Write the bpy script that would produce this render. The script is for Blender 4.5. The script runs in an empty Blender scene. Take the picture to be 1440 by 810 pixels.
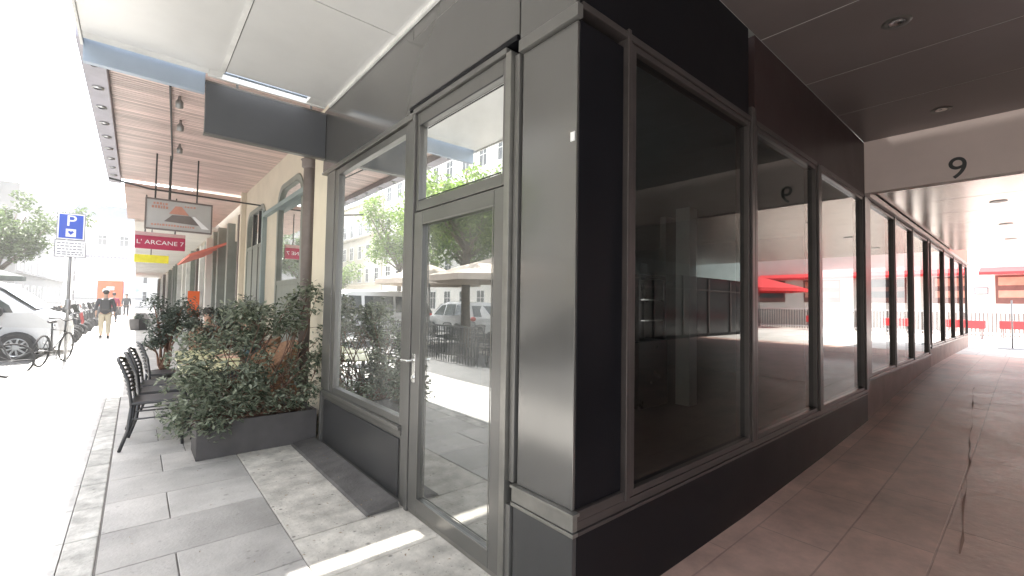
import bpy, bmesh, math, random
from mathutils import Vector, Matrix, Euler
R = math.radians
rnd = random.Random(7)
sc = bpy.context.scene
col = sc.collection

# ------------------------------------------------------------------ materials
def nt(m):
    m.use_nodes = True
    n = m.node_tree
    n.nodes.clear()
    o = n.nodes.new('ShaderNodeOutputMaterial')
    return n, n.nodes, n.links, o

def ramp(N, L, src, a, b, c0, c1):
    r = N.new('ShaderNodeValToRGB')
    r.color_ramp.elements[0].position = a; r.color_ramp.elements[1].position = b
    r.color_ramp.elements[0].color = (*c0, 1); r.color_ramp.elements[1].color = (*c1, 1)
    L.new(src, r.inputs[0])
    return r

def mat(name, c, rough=.5, metal=0., var=.18, scale=3., bump=0., bscale=40., spec=.5, c2=None, island=0., coat=0., emit=None, rvar=.1, stretch=(1,1,1), specks=0.):
    m = bpy.data.materials.new(name)
    n, N, L, o = nt(m)
    p = N.new('ShaderNodeBsdfPrincipled')
    L.new(p.outputs[0], o.inputs[0])
    tc = N.new('ShaderNodeTexCoord')
    mp = N.new('ShaderNodeMapping'); mp.inputs['Scale'].default_value = stretch
    L.new(tc.outputs['Object'], mp.inputs[0])
    nz = N.new('ShaderNodeTexNoise'); nz.inputs['Scale'].default_value = scale; nz.inputs['Detail'].default_value = 6
    nz.inputs['Roughness'].default_value = .62
    L.new(mp.outputs[0], nz.inputs['Vector'])
    lo = tuple(x * (1 - var) for x in c)
    hi = tuple(min(1, x * (1 + var)) for x in (c2 or c))
    rp = ramp(N, L, nz.outputs['Fac'], .3, .7, lo, hi)
    colout = rp.outputs[0]
    if island > 0:
        g = N.new('ShaderNodeNewGeometry')
        mr = N.new('ShaderNodeMapRange'); mr.inputs['To Min'].default_value = 1 - island; mr.inputs['To Max'].default_value = 1 + island
        L.new(g.outputs['Random Per Island'], mr.inputs['Value'])
        mx = N.new('ShaderNodeVectorMath'); mx.operation = 'SCALE'
        L.new(colout, mx.inputs[0]); L.new(mr.outputs[0], mx.inputs['Scale'])
        colout = mx.outputs[0]
    if specks > 0:
        for sc_k, th, dk in ((9., .09, .5), (31., .12, .62), (2.3, .035, .42)):
            vo = N.new('ShaderNodeTexVoronoi'); vo.inputs['Scale'].default_value = sc_k; L.new(mp.outputs[0], vo.inputs['Vector'])
            r2_ = ramp(N, L, vo.outputs['Distance'], th*.6, th*1.5, (1-specks*(1-dk)*1.6,)*3, (1, 1, 1))
            mm = N.new('ShaderNodeVectorMath'); mm.operation = 'MULTIPLY'; L.new(colout, mm.inputs[0]); L.new(r2_.outputs[0], mm.inputs[1]); colout = mm.outputs[0]
    L.new(colout, p.inputs['Base Color'])
    rr = N.new('ShaderNodeMapRange'); rr.inputs['To Min'].default_value = max(.02, rough - rvar); rr.inputs['To Max'].default_value = min(1, rough + rvar)
    L.new(nz.outputs['Fac'], rr.inputs['Value']); L.new(rr.outputs[0], p.inputs['Roughness'])
    p.inputs['Metallic'].default_value = metal
    p.inputs['Specular IOR Level'].default_value = spec
    p.inputs['Coat Weight'].default_value = coat
    if bump > 0:
        n2 = N.new('ShaderNodeTexNoise'); n2.inputs['Scale'].default_value = bscale; n2.inputs['Detail'].default_value = 5
        L.new(mp.outputs[0], n2.inputs['Vector'])
        b = N.new('ShaderNodeBump'); b.inputs['Strength'].default_value = bump; b.inputs['Distance'].default_value = .01
        L.new(n2.outputs['Fac'], b.inputs['Height']); L.new(b.outputs[0], p.inputs['Normal'])
    if emit:
        p.inputs['Emission Color'].default_value = (*emit[0], 1); p.inputs['Emission Strength'].default_value = emit[1]
    return m

def glass(name, tint=(.6, .62, .6), k=2.2, base=.02, rough=.0, dust_haze=.03, wave=.0):
    m = bpy.data.materials.new(name)
    n, N, L, o = nt(m)
    tr = N.new('ShaderNodeBsdfTransparent'); tr.inputs[0].default_value = (*tint, 1)
    gl = N.new('ShaderNodeBsdfGlossy'); gl.inputs['Roughness'].default_value = rough; gl.inputs[0].default_value = (.95, .97, .95, 1)
    fr = N.new('ShaderNodeFresnel'); fr.inputs[0].default_value = 1.5
    ml = N.new('ShaderNodeMath'); ml.operation = 'MULTIPLY_ADD'; ml.use_clamp = True
    ml.inputs[1].default_value = k; ml.inputs[2].default_value = base
    L.new(fr.outputs[0], ml.inputs[0])
    mx = N.new('ShaderNodeMixShader'); L.new(ml.outputs[0], mx.inputs[0]); L.new(tr.outputs[0], mx.inputs[1]); L.new(gl.outputs[0], mx.inputs[2])
    # film of dust, raised where pale haze is painted over the reflections
    df = N.new('ShaderNodeBsdfDiffuse'); df.inputs[0].default_value = (.6, .6, .58, 1)
    tc = N.new('ShaderNodeTexCoord'); nz = N.new('ShaderNodeTexNoise'); nz.inputs['Scale'].default_value = 2.2; nz.inputs['Detail'].default_value = 8
    L.new(tc.outputs['Object'], nz.inputs['Vector'])
    mr = N.new('ShaderNodeMapRange'); mr.inputs['From Min'].default_value = .35; mr.inputs['From Max'].default_value = .75
    mr.inputs['To Min'].default_value = dust_haze * .3; mr.inputs['To Max'].default_value = dust_haze * 1.8
    L.new(nz.outputs['Fac'], mr.inputs['Value'])
    m2 = N.new('ShaderNodeMixShader'); L.new(mr.outputs[0], m2.inputs[0]); L.new(mx.outputs[0], m2.inputs[1]); L.new(df.outputs[0], m2.inputs[2])
    L.new(m2.outputs[0], o.inputs[0])
    if wave > 0:
        n2 = N.new('ShaderNodeTexNoise'); n2.inputs['Scale'].default_value = 1.3; L.new(tc.outputs['Object'], n2.inputs['Vector'])
        b = N.new('ShaderNodeBump'); b.inputs['Strength'].default_value = wave; b.inputs['Distance'].default_value = .02
        L.new(n2.outputs['Fac'], b.inputs['Height']); L.new(b.outputs[0], gl.inputs['Normal'])
    return m

def paving(name, c1, c2, mortar, bw, bh, ms=.012, rough=.6, rot=0., stain=.35, bump=.3, rv=.15):
    m = bpy.data.materials.new(name)
    n, N, L, o = nt(m)
    p = N.new('ShaderNodeBsdfPrincipled'); L.new(p.outputs[0], o.inputs[0])
    tc = N.new('ShaderNodeTexCoord'); mp = N.new('ShaderNodeMapping'); mp.inputs['Rotation'].default_value = (0, 0, rot)
    L.new(tc.outputs['Object'], mp.inputs[0])
    br = N.new('ShaderNodeTexBrick'); br.inputs['Scale'].default_value = 1
    br.inputs['Color1'].default_value = (*c1, 1); br.inputs['Color2'].default_value = (*c2, 1); br.inputs['Mortar'].default_value = (*mortar, 1)
    br.inputs['Brick Width'].default_value = bw; br.inputs['Row Height'].default_value = bh; br.inputs['Mortar Size'].default_value = ms
    br.inputs['Mortar Smooth'].default_value = .3
    L.new(mp.outputs[0], br.inputs['Vector'])
    nz = N.new('ShaderNodeTexNoise'); nz.inputs['Scale'].default_value = 1.7; nz.inputs['Detail'].default_value = 9; nz.inputs['Roughness'].default_value = .68
    L.new(tc.outputs['Object'], nz.inputs['Vector'])
    mr = N.new('ShaderNodeMapRange'); mr.inputs['From Min'].default_value = .3; mr.inputs['From Max'].default_value = .7
    mr.inputs['To Min'].default_value = 1 - stain; mr.inputs['To Max'].default_value = 1 + stain * .6
    L.new(nz.outputs['Fac'], mr.inputs['Value'])
    sm = N.new('ShaderNodeVectorMath'); sm.operation = 'SCALE'; L.new(br.outputs['Color'], sm.inputs[0]); L.new(mr.outputs[0], sm.inputs['Scale'])
    L.new(sm.outputs[0], p.inputs['Base Color'])
    rr = N.new('ShaderNodeMapRange'); rr.inputs['To Min'].default_value = rough - rv; rr.inputs['To Max'].default_value = rough + rv
    L.new(nz.outputs['Fac'], rr.inputs['Value']); L.new(rr.outputs[0], p.inputs['Roughness'])
    n2 = N.new('ShaderNodeTexNoise'); n2.inputs['Scale'].default_value = 18; n2.inputs['Detail'].default_value = 6; L.new(tc.outputs['Object'], n2.inputs['Vector'])
    ad = N.new('ShaderNodeMath'); ad.operation = 'MULTIPLY_ADD'; ad.inputs[1].default_value = -1.2
    L.new(br.outputs['Fac'], ad.inputs[0]); L.new(n2.outputs['Fac'], ad.inputs[2])
    b = N.new('ShaderNodeBump'); b.inputs['Strength'].default_value = bump; b.inputs['Distance'].default_value = .008
    L.new(ad.outputs[0], b.inputs['Height']); L.new(b.outputs[0], p.inputs['Normal'])
    return m

def slatmat(name, c, c2, pitch, gap):
    """varnished wooden slats laid across, tone differing from slat to slat"""
    m = mat(name, c, .38, var=.25, scale=5, c2=c2, island=.22, stretch=(.25, 6, 1))
    return m

def leafmat(name, c, c2, trans=.35, rough=.45):
    m = bpy.data.materials.new(name)
    n, N, L, o = nt(m)
    p = N.new('ShaderNodeBsdfPrincipled'); p.inputs['Roughness'].default_value = rough
    g = N.new('ShaderNodeNewGeometry'); rp = ramp(N, L, g.outputs['Random Per Island'], 0, 1, c, c2)
    L.new(rp.outputs[0], p.inputs['Base Color'])
    t = N.new('ShaderNodeBsdfTranslucent'); L.new(rp.outputs[0], t.inputs[0])
    mx = N.new('ShaderNodeMixShader'); mx.inputs[0].default_value = trans
    L.new(p.outputs[0], mx.inputs[1]); L.new(t.outputs[0], mx.inputs[2]); L.new(mx.outputs[0], o.inputs[0])
    return m

M = {}
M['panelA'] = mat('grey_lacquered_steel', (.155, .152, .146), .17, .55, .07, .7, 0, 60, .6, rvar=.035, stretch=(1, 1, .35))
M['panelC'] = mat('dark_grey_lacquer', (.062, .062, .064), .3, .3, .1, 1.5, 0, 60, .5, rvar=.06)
M['panelB'] = mat('shade_toned_lacquered_steel', (.007, .007, .009), .42, .0, .25, 1.5, .0, 70, .16)  # same lacquer as the street panels, with passage shade put into the colour
M['frame'] = mat('dark_grey_aluminium', (.15, .147, .14), .32, .4, .08, 2, 0, 90)
M['trim'] = mat('brushed_edge_trim', (.22, .215, .2), .33, .6, .15, 6)
M['frameB'] = mat('brown_grey_aluminium', (.075, .064, .062), .34, .4, .15, 5)
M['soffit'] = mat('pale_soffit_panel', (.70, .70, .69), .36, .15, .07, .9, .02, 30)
M['soffitP'] = mat('shade_toned_ceiling_panel', (.20, .168, .163), .34, .1, .12, .8, .02, 30)  # white panels with the passage shade and reddish bounce put into the colour
M['seam'] = mat('pale_seam', (.7, .7, .68), .5)
M['darkseam'] = mat('dark_seam', (.06, .06, .06), .6)
M['glossceil'] = mat('glossy_ceiling_panel', (.43, .345, .29), .24, .85, .08, .8, .02, 4, rvar=.05)
M['lintel'] = mat('pale_lintel_paint', (.72, .60, .56), .6, 0, .06, 1.5, .03)  # white wall paint with pink bounce light put into the colour
M['glassA'] = glass('street_window_glass', (.5, .52, .5), 3.8, .14, 0, .11, .03)  # heavier film paints flare haze over the street panes
M['glassB'] = glass('passage_window_glass', (.5, .53, .56), 1.05, .0, 0, .008, .012)
M['glassF'] = glass('far_window_glass', (.7, .72, .74), 3.0, .12, 0, .02)
M['steel'] = mat('polished_steel', (.75, .74, .72), .2, 1., .06)
M['black'] = mat('black_plastic', (.025, .025, .028), .45)
M['rubber'] = mat('tyre_rubber', (.035, .035, .036), .8)
M['interiorfloor'] = mat('shop_floor', (.10, .1, .105), .45, 0, .2, 3)
M['interiorwall'] = mat('shop_wall', (.27, .32, .32), .8, 0, .1, 2)
M['whitecol'] = mat('white_plaster', (.72, .72, .66), .7, 0, .05)
M['kiosk'] = mat('kiosk_black', (.02, .02, .022), .3)
M['cream'] = mat('cream_render', (.62, .565, .47), .85, 0, .08, 1.6, .12, 60)
M['pillar'] = mat('cream_pillar_paint', (.7, .64, .52), .8, 0, .06, 2, .08, 50)
M['taupe'] = mat('taupe_cast_iron', (.17, .145, .135), .5, .2, .15, 5, .05)
M['sage'] = mat('sage_green_joinery', (.235, .25, .225), .55, 0, .12, 4)
M['wood'] = slatmat('red_brown_slats', (.53, .41, .38), (.66, .53, .50), .1, .02)
M['woodback'] = mat('slat_backing', (.22, .14, .12), .8)
M['bluefascia'] = mat('blue_grey_fascia', (.33, .39, .47), .4, .2, .06)
M['board'] = mat('blank_grey_signboard', (.085, .088, .095), .42, .1, .07, 2, .02)
M['planter'] = mat('dark_grey_fibre_planter', (.075, .07, .07), .6, 0, .18, 5, .1, 50)
M['soil'] = mat('potting_soil', (.04, .028, .02), .95, 0, .3, 20, .6)
M['stem'] = mat('woody_stem', (.16, .09, .065), .8, 0, .3, 15, .2)
M['bark'] = mat('tree_bark', (.16, .13, .1), .9, 0, .3, 8, .4, 20)
M['shrub'] = leafmat('shrub_leaf', (.055, .08, .05), (.33, .36, .27), .3)
M['shrubd'] = leafmat('dark_shrub_leaf', (.045, .06, .05), (.17, .20, .16), .2)
M['tree'] = leafmat('plane_tree_leaf', (.06, .11, .025), (.22, .32, .07), .5)
M['treep'] = leafmat('pale_tree_leaf', (.05, .08, .03), (.16, .22, .09), .4)
M['ramp'] = mat('grey_rubber_cable_ramp', (.105, .1, .097), .7, 0, .35, 5, .4, 60)
M['chair'] = mat('anthracite_chair_frame', (.05, .051, .055), .42, 0, .15)
M['wicker'] = mat('brown_wicker', (.30, .17, .10), .7, 0, .3, 30, .6, 90)
M['table'] = mat('pale_yellow_table_top', (.58, .57, .34), .4, 0, .1)
M['tabled'] = mat('table_base_iron', (.045, .045, .048), .5)
M['white'] = mat('white_vehicle_paint', (.68, .69, .70), .25, 0, .04, coat=.6)
M['darkglass'] = mat('vehicle_glass', (.05, .06, .065), .06, 0, .1, coat=.5)
M['silver'] = mat('alloy_rim', (.55, .56, .57), .3, .8, .1)
M['red'] = mat('red_lens', (.55, .03, .03), .25)
M['bikeblack'] = mat('scooter_paint', (.045, .047, .052), .3, .1, .2, coat=.4)
M['bikered'] = mat('red_scooter_paint', (.35, .04, .04), .3, .1, .2, coat=.4)
M['galv'] = mat('galvanised_post', (.3, .3, .3), .5, .6, .15)
M['signblue'] = mat('parking_sign_blue', (.02, .07, .42), .5, 0, .05)
M['signwhite'] = mat('sign_white', (.75, .75, .76), .5, 0, .04)
M['signgrey'] = mat('sign_text_grey', (.22, .22, .24), .6)
M['signred'] = mat('crimson_sign', (.40, .035, .085), .5, 0, .1)
M['signyellow'] = mat('yellow_sign', (.75, .70, .05), .5)
M['orange'] = mat('orange_panel', (.75, .14, .035), .6, 0, .08)
M['terracotta'] = mat('terracotta_print', (.50, .25, .19), .6)
M['paperA'] = mat('pale_cyan_poster', (.42, .66, .70), .7, 0, .3, .7, c2=(.75, .75, .85))
M['paperB'] = mat('pink_poster', (.72, .42, .62), .7, 0, .3, .7, c2=(.85, .7, .78))
M['paperC'] = mat('lilac_poster', (.5, .42, .75), .7, 0, .3, .7)
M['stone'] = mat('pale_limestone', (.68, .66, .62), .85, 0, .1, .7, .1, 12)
M['stonegrey'] = mat('shaded_render', (.22, .22, .215), .85, 0, .1, .7, .1, 12)  # white block's render, shade put into the colour to keep it from blowing out
M['stone2'] = mat('cream_limestone', (.56, .51, .42), .85, 0, .1, .7, .1, 12)
M['roofzinc'] = mat('zinc_roof', (.23, .25, .28), .5, .3, .1)
M['winframe'] = mat('white_joinery', (.7, .7, .68), .6)
M['winpane'] = mat('dark_window_glass', (.04, .045, .05), .12, 0, .3, .6)
M['parasol'] = mat('beige_parasol_cloth', (.62, .53, .45), .8, 0, .07)
M['parasolg'] = mat('green_grey_parasol_cloth', (.09, .11, .10), .8, 0, .1)
M['redcloth'] = mat('red_awning_cloth', (.62, .045, .05), .75, 0, .12)
M['pinkcloth'] = mat('salmon_awning_cloth', (.70, .22, .17), .75, 0, .1)
M['skin'] = mat('skin', (.5, .32, .24), .55, 0, .06)
M['jacket'] = mat('charcoal_jacket', (.05, .052, .06), .8, 0, .2)
M['khaki'] = mat('khaki_trousers', (.42, .37, .28), .85, 0, .1)
M['darkcloth'] = mat('dark_trousers', (.05, .05, .06), .85)
M['brownshirt'] = mat('brown_patterned_shirt', (.32, .19, .13), .8, 0, .4, 25)
M['bluecloth'] = mat('teal_blue_shirt', (.09, .14, .15), .8, 0, .2, 8)
M['hair'] = mat('dark_hair', (.04, .03, .025), .6)
M['asphalt'] = mat('asphalt', (.16, .16, .16), .85, 0, .2, 4, .3, 80)
M['slabgrey'] = mat('grey_granite_slab', (.41, .395, .375), .5, 0, .24, 2.2, .35, 45, island=.14, rvar=.18, specks=.35)
M['slabpale'] = mat('worn_sandstone_slab', (.5, .475, .43), .75, 0, .36, 5, .6, 30, island=.1, rvar=.12, specks=.75)
M['slabkerb'] = mat('rough_kerb_stone', (.52, .51, .48), .8, 0, .35, 7, .7, 40, island=.12, specks=.5)
M['joint'] = mat('dark_joint_bed', (.17, .16, .15), .95)
M['sunpave'] = paving('sunlit_pavement', (.56, .55, .53), (.62, .61, .59), (.4, .4, .38), 1.1, .55, .01, .7)
M['passage'] = paving('passage_paving', (.60, .415, .36), (.71, .48, .41), (.47, .32, .275), .95, .42, .006, .40, stain=.42, bump=.35)  # red bounce from the awnings is put into the paving colour
M['outer'] = paving('courtyard_pavement', (.66, .62, .58), (.72, .68, .64), (.55, .5, .48), .9, .5, .01, .7)

# ------------------------------------------------------------------ mesh builder
def wloc(o):
    v = Vector((0, 0, 0))
    while o is not None:
        v += o.location; o = o.parent
    return v

class MB:
    def __init__(s): s.v = []; s.f = []
    def add(s, vs, fs):
        k = len(s.v); s.v += [tuple(v) for v in vs]; s.f += [tuple(i + k for i in f) for f in fs]; return s
    def box(s, x0, y0, z0, x1, y1, z1, mtx=None):
        vs = [Vector(p) for p in ((x0,y0,z0),(x1,y0,z0),(x1,y1,z0),(x0,y1,z0),(x0,y0,z1),(x1,y0,z1),(x1,y1,z1),(x0,y1,z1))]
        if mtx: vs = [mtx @ v for v in vs]
        return s.add(vs, [(0,3,2,1),(4,5,6,7),(0,1,5,4),(1,2,6,5),(2,3,7,6),(3,0,4,7)])
    def quad(s, *p): return s.add(p, [tuple(range(len(p)))])
    def tube(s, pts, r, n=8, caps=True):
        pts = [Vector(p) for p in pts]; rs = r if isinstance(r, (list, tuple)) else [r] * len(pts)
        vs = []; up = None
        for i, p in enumerate(pts):
            t = (pts[min(i + 1, len(pts) - 1)] - pts[max(i - 1, 0)]).normalized()
            if up is None:
                up = Vector((0, 0, 1)) if abs(t.z) < .9 else Vector((1, 0, 0))
            a = t.cross(up).normalized(); b = a.cross(t).normalized(); up = b
            for k in range(n):
                th = 2 * math.pi * k / n
                vs.append(p + a * math.cos(th) * rs[i] + b * math.sin(th) * rs[i])
        fs = []
        for i in range(len(pts) - 1):
            for k in range(n):
                k2 = (k + 1) % n
                fs.append((i*n+k, i*n+k2, (i+1)*n+k2, (i+1)*n+k))
        if caps: fs += [tuple(range(n))[::-1], tuple((len(pts)-1)*n + k for k in range(n))]
        return s.add(vs, fs)
    def ring(s, c, R_, r, axis='y', n=24, m=8):
        vs = []; fs = []; c = Vector(c)
        for i in range(n):
            a = 2*math.pi*i/n
            for j in range(m):
                b = 2*math.pi*j/m
                d = R_ + r*math.cos(b); h = r*math.sin(b)
                p = {'y': (d*math.cos(a), h, d*math.sin(a)), 'x': (h, d*math.cos(a), d*math.sin(a)), 'z': (d*math.cos(a), d*math.sin(a), h)}[axis]
                vs.append(c + Vector(p))
        for i in range(n):
            for j in range(m):
                fs.append((i*m+j, ((i+1)%n)*m+j, ((i+1)%n)*m+(j+1)%m, i*m+(j+1)%m))
        return s.add(vs, fs)
    def lathe(s, prof, c=(0,0,0), n=24):
        c = Vector(c); vs = []; fs = []
        for r, z in prof:
            for k in range(n):
                a = 2*math.pi*k/n; vs.append(c + Vector((r*math.cos(a), r*math.sin(a), z)))
        for i in range(len(prof)-1):
            for k in range(n):
                k2 = (k+1) % n; fs.append((i*n+k, i*n+k2, (i+1)*n+k2, (i+1)*n+k))
        return s.add(vs, fs)
    def prism(s, poly, axis, a, b):
        """poly in the plane across axis: x -> (y,z), y -> (x,z), z -> (x,y)"""
        def P(p, h): return {'x': (h, p[0], p[1]), 'y': (p[0], h, p[1]), 'z': (p[0], p[1], h)}[axis]
        n = len(poly); vs = [P(p, a) for p in poly] + [P(p, b) for p in poly]
        fs = [tuple(range(n)), tuple(range(n, 2*n))[::-1]] + [(i, i+n, (i+1)%n+n, (i+1)%n) for i in range(n)]
        return s.add(vs, fs)
    def ball(s, c, r, n=12, m=8, sq=(1,1,1)):
        vs = []; fs = []
        for i in range(m+1):
            ph = math.pi*i/m
            for k in range(n):
                a = 2*math.pi*k/n
                vs.append((c[0]+r*sq[0]*math.sin(ph)*math.cos(a), c[1]+r*sq[1]*math.sin(ph)*math.sin(a), c[2]+r*sq[2]*math.cos(ph)))
        for i in range(m):
            for k in range(n):
                fs.append((i*n+k, (i+1)*n+k, (i+1)*n+(k+1)%n, i*n+(k+1)%n))
        return s.add(vs, fs)
    def build(s, name, m, parent=None, smooth=False, bevel=0., kind=None, fix=True):
        off = wloc(parent) if parent is not None else Vector((0, 0, 0))
        me = bpy.data.meshes.new(name)
        me.from_pydata([(v[0]-off.x, v[1]-off.y, v[2]-off.z) for v in s.v], [], s.f)
        me.validate()
        if fix and len(s.f) < 20000:
            bm = bmesh.new(); bm.from_mesh(me); bmesh.ops.recalc_face_normals(bm, faces=bm.faces); bm.to_mesh(me); bm.free()
        if smooth:
            for p in me.polygons: p.use_smooth = True
        me.materials.append(m if not isinstance(m, str) else M[m])
        o = bpy.data.objects.new(name, me); col.objects.link(o)
        if parent is not None: o.parent = parent
        if bevel > 0:
            b = o.modifiers.new('bevel', 'BEVEL'); b.width = bevel; b.segments = 2; b.limit_method = 'ANGLE'; b.angle_limit = R(35)
        if kind: o['kind'] = kind
        return o

def tag(o, label=None, cat=None, group=None, kind=None):
    if label: o['label'] = label
    if cat: o['category'] = cat
    if group: o['group'] = group
    if kind: o['kind'] = kind
    return o
def thing(name, label, cat, loc=(0,0,0), group=None):
    o = bpy.data.objects.new(name, None); col.objects.link(o); o.location = loc; o.empty_display_size = .1
    return tag(o, label, cat, group)
def dup(o, parent=None):
    c = o.copy(); col.objects.link(c)
    if parent is not None: c.parent = parent
    for ch in list(o.children): dup(ch, c)
    return c
def text(body, size, name, m, parent, loc, rot, depth=.003, wide=1.):
    cu = bpy.data.curves.new(name, 'FONT'); cu.body = body; cu.size = size; cu.extrude = depth; cu.align_x = 'CENTER'; cu.align_y = 'CENTER'
    t = bpy.data.objects.new(name, cu)
    me = bpy.data.meshes.new_from_object(t)
    bpy.data.objects.remove(t)
    me.materials.clear(); me.materials.append(M[m])
    o = bpy.data.objects.new(name, me); col.objects.link(o)
    if parent is not None: o.parent = parent; loc = Vector(loc) - wloc(parent)
    o.location = loc; o.rotation_euler = rot; o.scale = (wide, 1, 1)
    return o

A = 1.56; B = 1.387; ZC = 3.64; HEAD = 2.93

# ------------------------------------------------------------------ ground
g = MB(); g.quad((-300, -300, -.14), (300, -300, -.14), (300, 400, -.14), (-300, 400, -.14))
g.build('ground', 'asphalt', kind='structure')
g = MB(); g.box(-14, -60, -.138, -1.7, 110, -.12); g.build('road', 'asphalt', kind='structure')
mk = MB()
for i in range(10): mk.box(-7.6, -8 + i*6, -.12, -7.45, -5 + i*6, -.116)
mk.build('road_marking', 'signwhite', kind='structure')
MB().box(-1.6, -60, -.13, -.285, 110, -.004).build('sidewalk', 'sunpave', kind='structure')
MB().box(-1.75, -60, -.13, -1.604, 110, 0).build('kerb', 'slabkerb', kind='structure', bevel=.02)
MB().box(-22, -60, -.13, -14, 110, 0).build('opposite_sidewalk', 'sunpave', kind='structure')
MB().box(-.284, -8, -.1, A + .3, 60, -.012).build('sidewalk_bed', 'joint', kind='structure')
s = MB(); s2 = MB(); s3 = MB()
ys = [3.31 + .535*k for k in range(-16, 50)]
gp = .0035
for i, y in enumerate(ys[:-1]):
    y1 = ys[i+1]
    j = lambda: rnd.uniform(-.0015, .0015)
    s3.box(-.281, y+gp, -.05, -.122-gp, y1-gp, -.004+j())
    # the main grey slabs, joint on every second row
    cuts = [-.118, .235, .80] if (i % 2 == 1) else [-.118, .80]
    if i % 2 == 0 and i > 18: cuts = [-.118, .43, .80]
    for a, b in zip(cuts[:-1], cuts[1:]): s.box(a+gp, y+gp, -.05, b-gp, y1-gp, 0+j())
yy = -6.
while yy < 14:
    L_ = rnd.choice([.5, .95, .52, 1.05]); 
    s2.box(.80+gp, yy+gp, -.05, 1.62, yy+L_-gp, rnd.uniform(-.003, .002)); yy += L_
s.build('paving_slabs', 'slabgrey', kind='structure', bevel=.004)
s2.build('sandstone_slabs', 'slabpale', kind='structure', bevel=.006)
s3.build('edge_stones', 'slabkerb', kind='structure', bevel=.008)
s = MB(); s.box(.8, 14, -.05, 1.9, 60, -.001).build('far_paving', 'slabgrey', kind='structure')

# passage floor, gently rising
prof = [(1.625, 0), (3.4, .0), (5.2, .045), (7.05, .115), (9.2, .255), (11.5, .355), (14, .385), (16.4, .39)]
pf = MB(); yv = [-5.2, -3.5, -2, -.5, .5, B]
vs = []; fs = []
for (x, z) in prof:
    for y in yv: vs.append((x, y, z))
n = len(yv)
for i in range(len(prof)-1):
    for k in range(n-1): fs.append((i*n+k, (i+1)*n+k, (i+1)*n+k+1, i*n+k+1))
pf.add(vs, fs).build('passage_floor', 'passage', kind='structure', smooth=True)
MB().box(16.4, -40, .2, 60, 40, .388).build('courtyard_ground', 'outer', kind='structure')
MB().box(-.28, -60, -.1, 1.62, -8.02, -.004).build('near_sidewalk', 'sunpave', kind='structure')
# crooked dark joint in the passage paving
jt = MB(); pts = []
for k in range(27):
    x = 3.9 + k*.24
    z = next(z0+(z1-z0)*(x-x0)/(x1-x0) for (x0,z0),(x1,z1) in zip(prof[:-1], prof[1:]) if x0 <= x <= x1 + 1e-6)
    pts.append((x, .33+max(0,x-4.2)*.053 + .004*math.sin(k*2.1) + rnd.uniform(-.012, .012), z+.004, rnd.choice([.001, .002, .004, .008])))
for p, q in zip(pts[:-1], pts[1:]):
    jt.quad((p[0], p[1]-p[3], p[2]), (q[0], q[1]-q[3], q[2]), (q[0], q[1]+q[3], q[2]), (p[0], p[1]+p[3], p[2]))
jt.build('floor_joint', mat('stained_joint', (.42,.27,.225), .8), kind='structure')

# ------------------------------------------------------------------ corner shop building
shop = thing('shop_building', 'dark grey glazed corner shop beside the covered passage', 'shop', (A, B, 0))
def P(mb, name, m, parent=None, **k): return mb.build(name, m, parent or shop, **k)
# facade A (street): x = A, facing -x ; pieces
D = .10
E2 = .016
P(MB().box(A, B, .555, A+E2, 1.775, 2.86), 'corner_panel', 'panelA', bevel=.003)
P(MB().box(A-.012, B-.012, 0, A+E2, 1.79, .44), 'plinth_panel', 'panelC', bevel=.003)
P(MB().box(A-.022, B-.022, .443, A+E2, 1.80, .462).box(A-.016, B-.016, .465, A+E2, 1.80, .535).box(A-.03, B-.03, .538, A+E2, 1.80, .553), 'trim', 'trim', bevel=.002)
P(MB().box(A-.006, 1.395, 2.278, A-.001, 1.421, 2.322), 'sticker', 'signwhite')
# posts either side of door
P(MB().box(A-.01, 1.795, .556, A+D, 1.835, 2.87), 'post', 'frame', bevel=.003)
P(MB().box(A-.024, 1.803, 0, A+D, 1.87, .44), 'post', 'frame', bevel=.003)
P(MB().box(A-.035, 1.84, .0, A+D, 1.885, 2.895), 'post', 'trim', bevel=.003)
P(MB().box(A-.03, 2.945, 0, A+D, 2.985, 2.895), 'post', 'frame', bevel=.003)
P(MB().box(A-.015, 2.99, 0, A+D, 3.075, 2.87), 'post', 'frame', bevel=.003)
# door head rail and sill
P(MB().box(A-.03, 1.888, 2.90, A+D, 2.98, 2.935), 'head_rail', 'frame', bevel=.003)
P(MB().box(A-.015, 1.888, 0, A+D, 2.942, .025), 'threshold', 'trim', bevel=.003)
fr = MB(); fr.box(A-.012, 1.89, 2.165, A+.06, 1.93, 2.895).box(A-.012, 2.90, 2.165, A+.06, 2.94, 2.895).box(A-.0115, 1.932, 2.165, A+.06, 2.898, 2.235).box(A-.0115, 1.932, 2.80, A+.06, 2.898, 2.895)
tw = P(fr, 'transom_window', 'frame', bevel=.003)
MB().quad((A+.02, 1.93, 2.23), (A+.02, 2.90, 2.23), (A+.02, 2.90, 2.805), (A+.02, 1.93, 2.805)).build('pane', 'glassA', tw)
for za, zb in ((2.236, 2.244), (2.79, 2.799)): MB().box(A-.016, 1.934, za, A-.0118, 2.896, zb).build('seal', 'black', tw)
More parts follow.
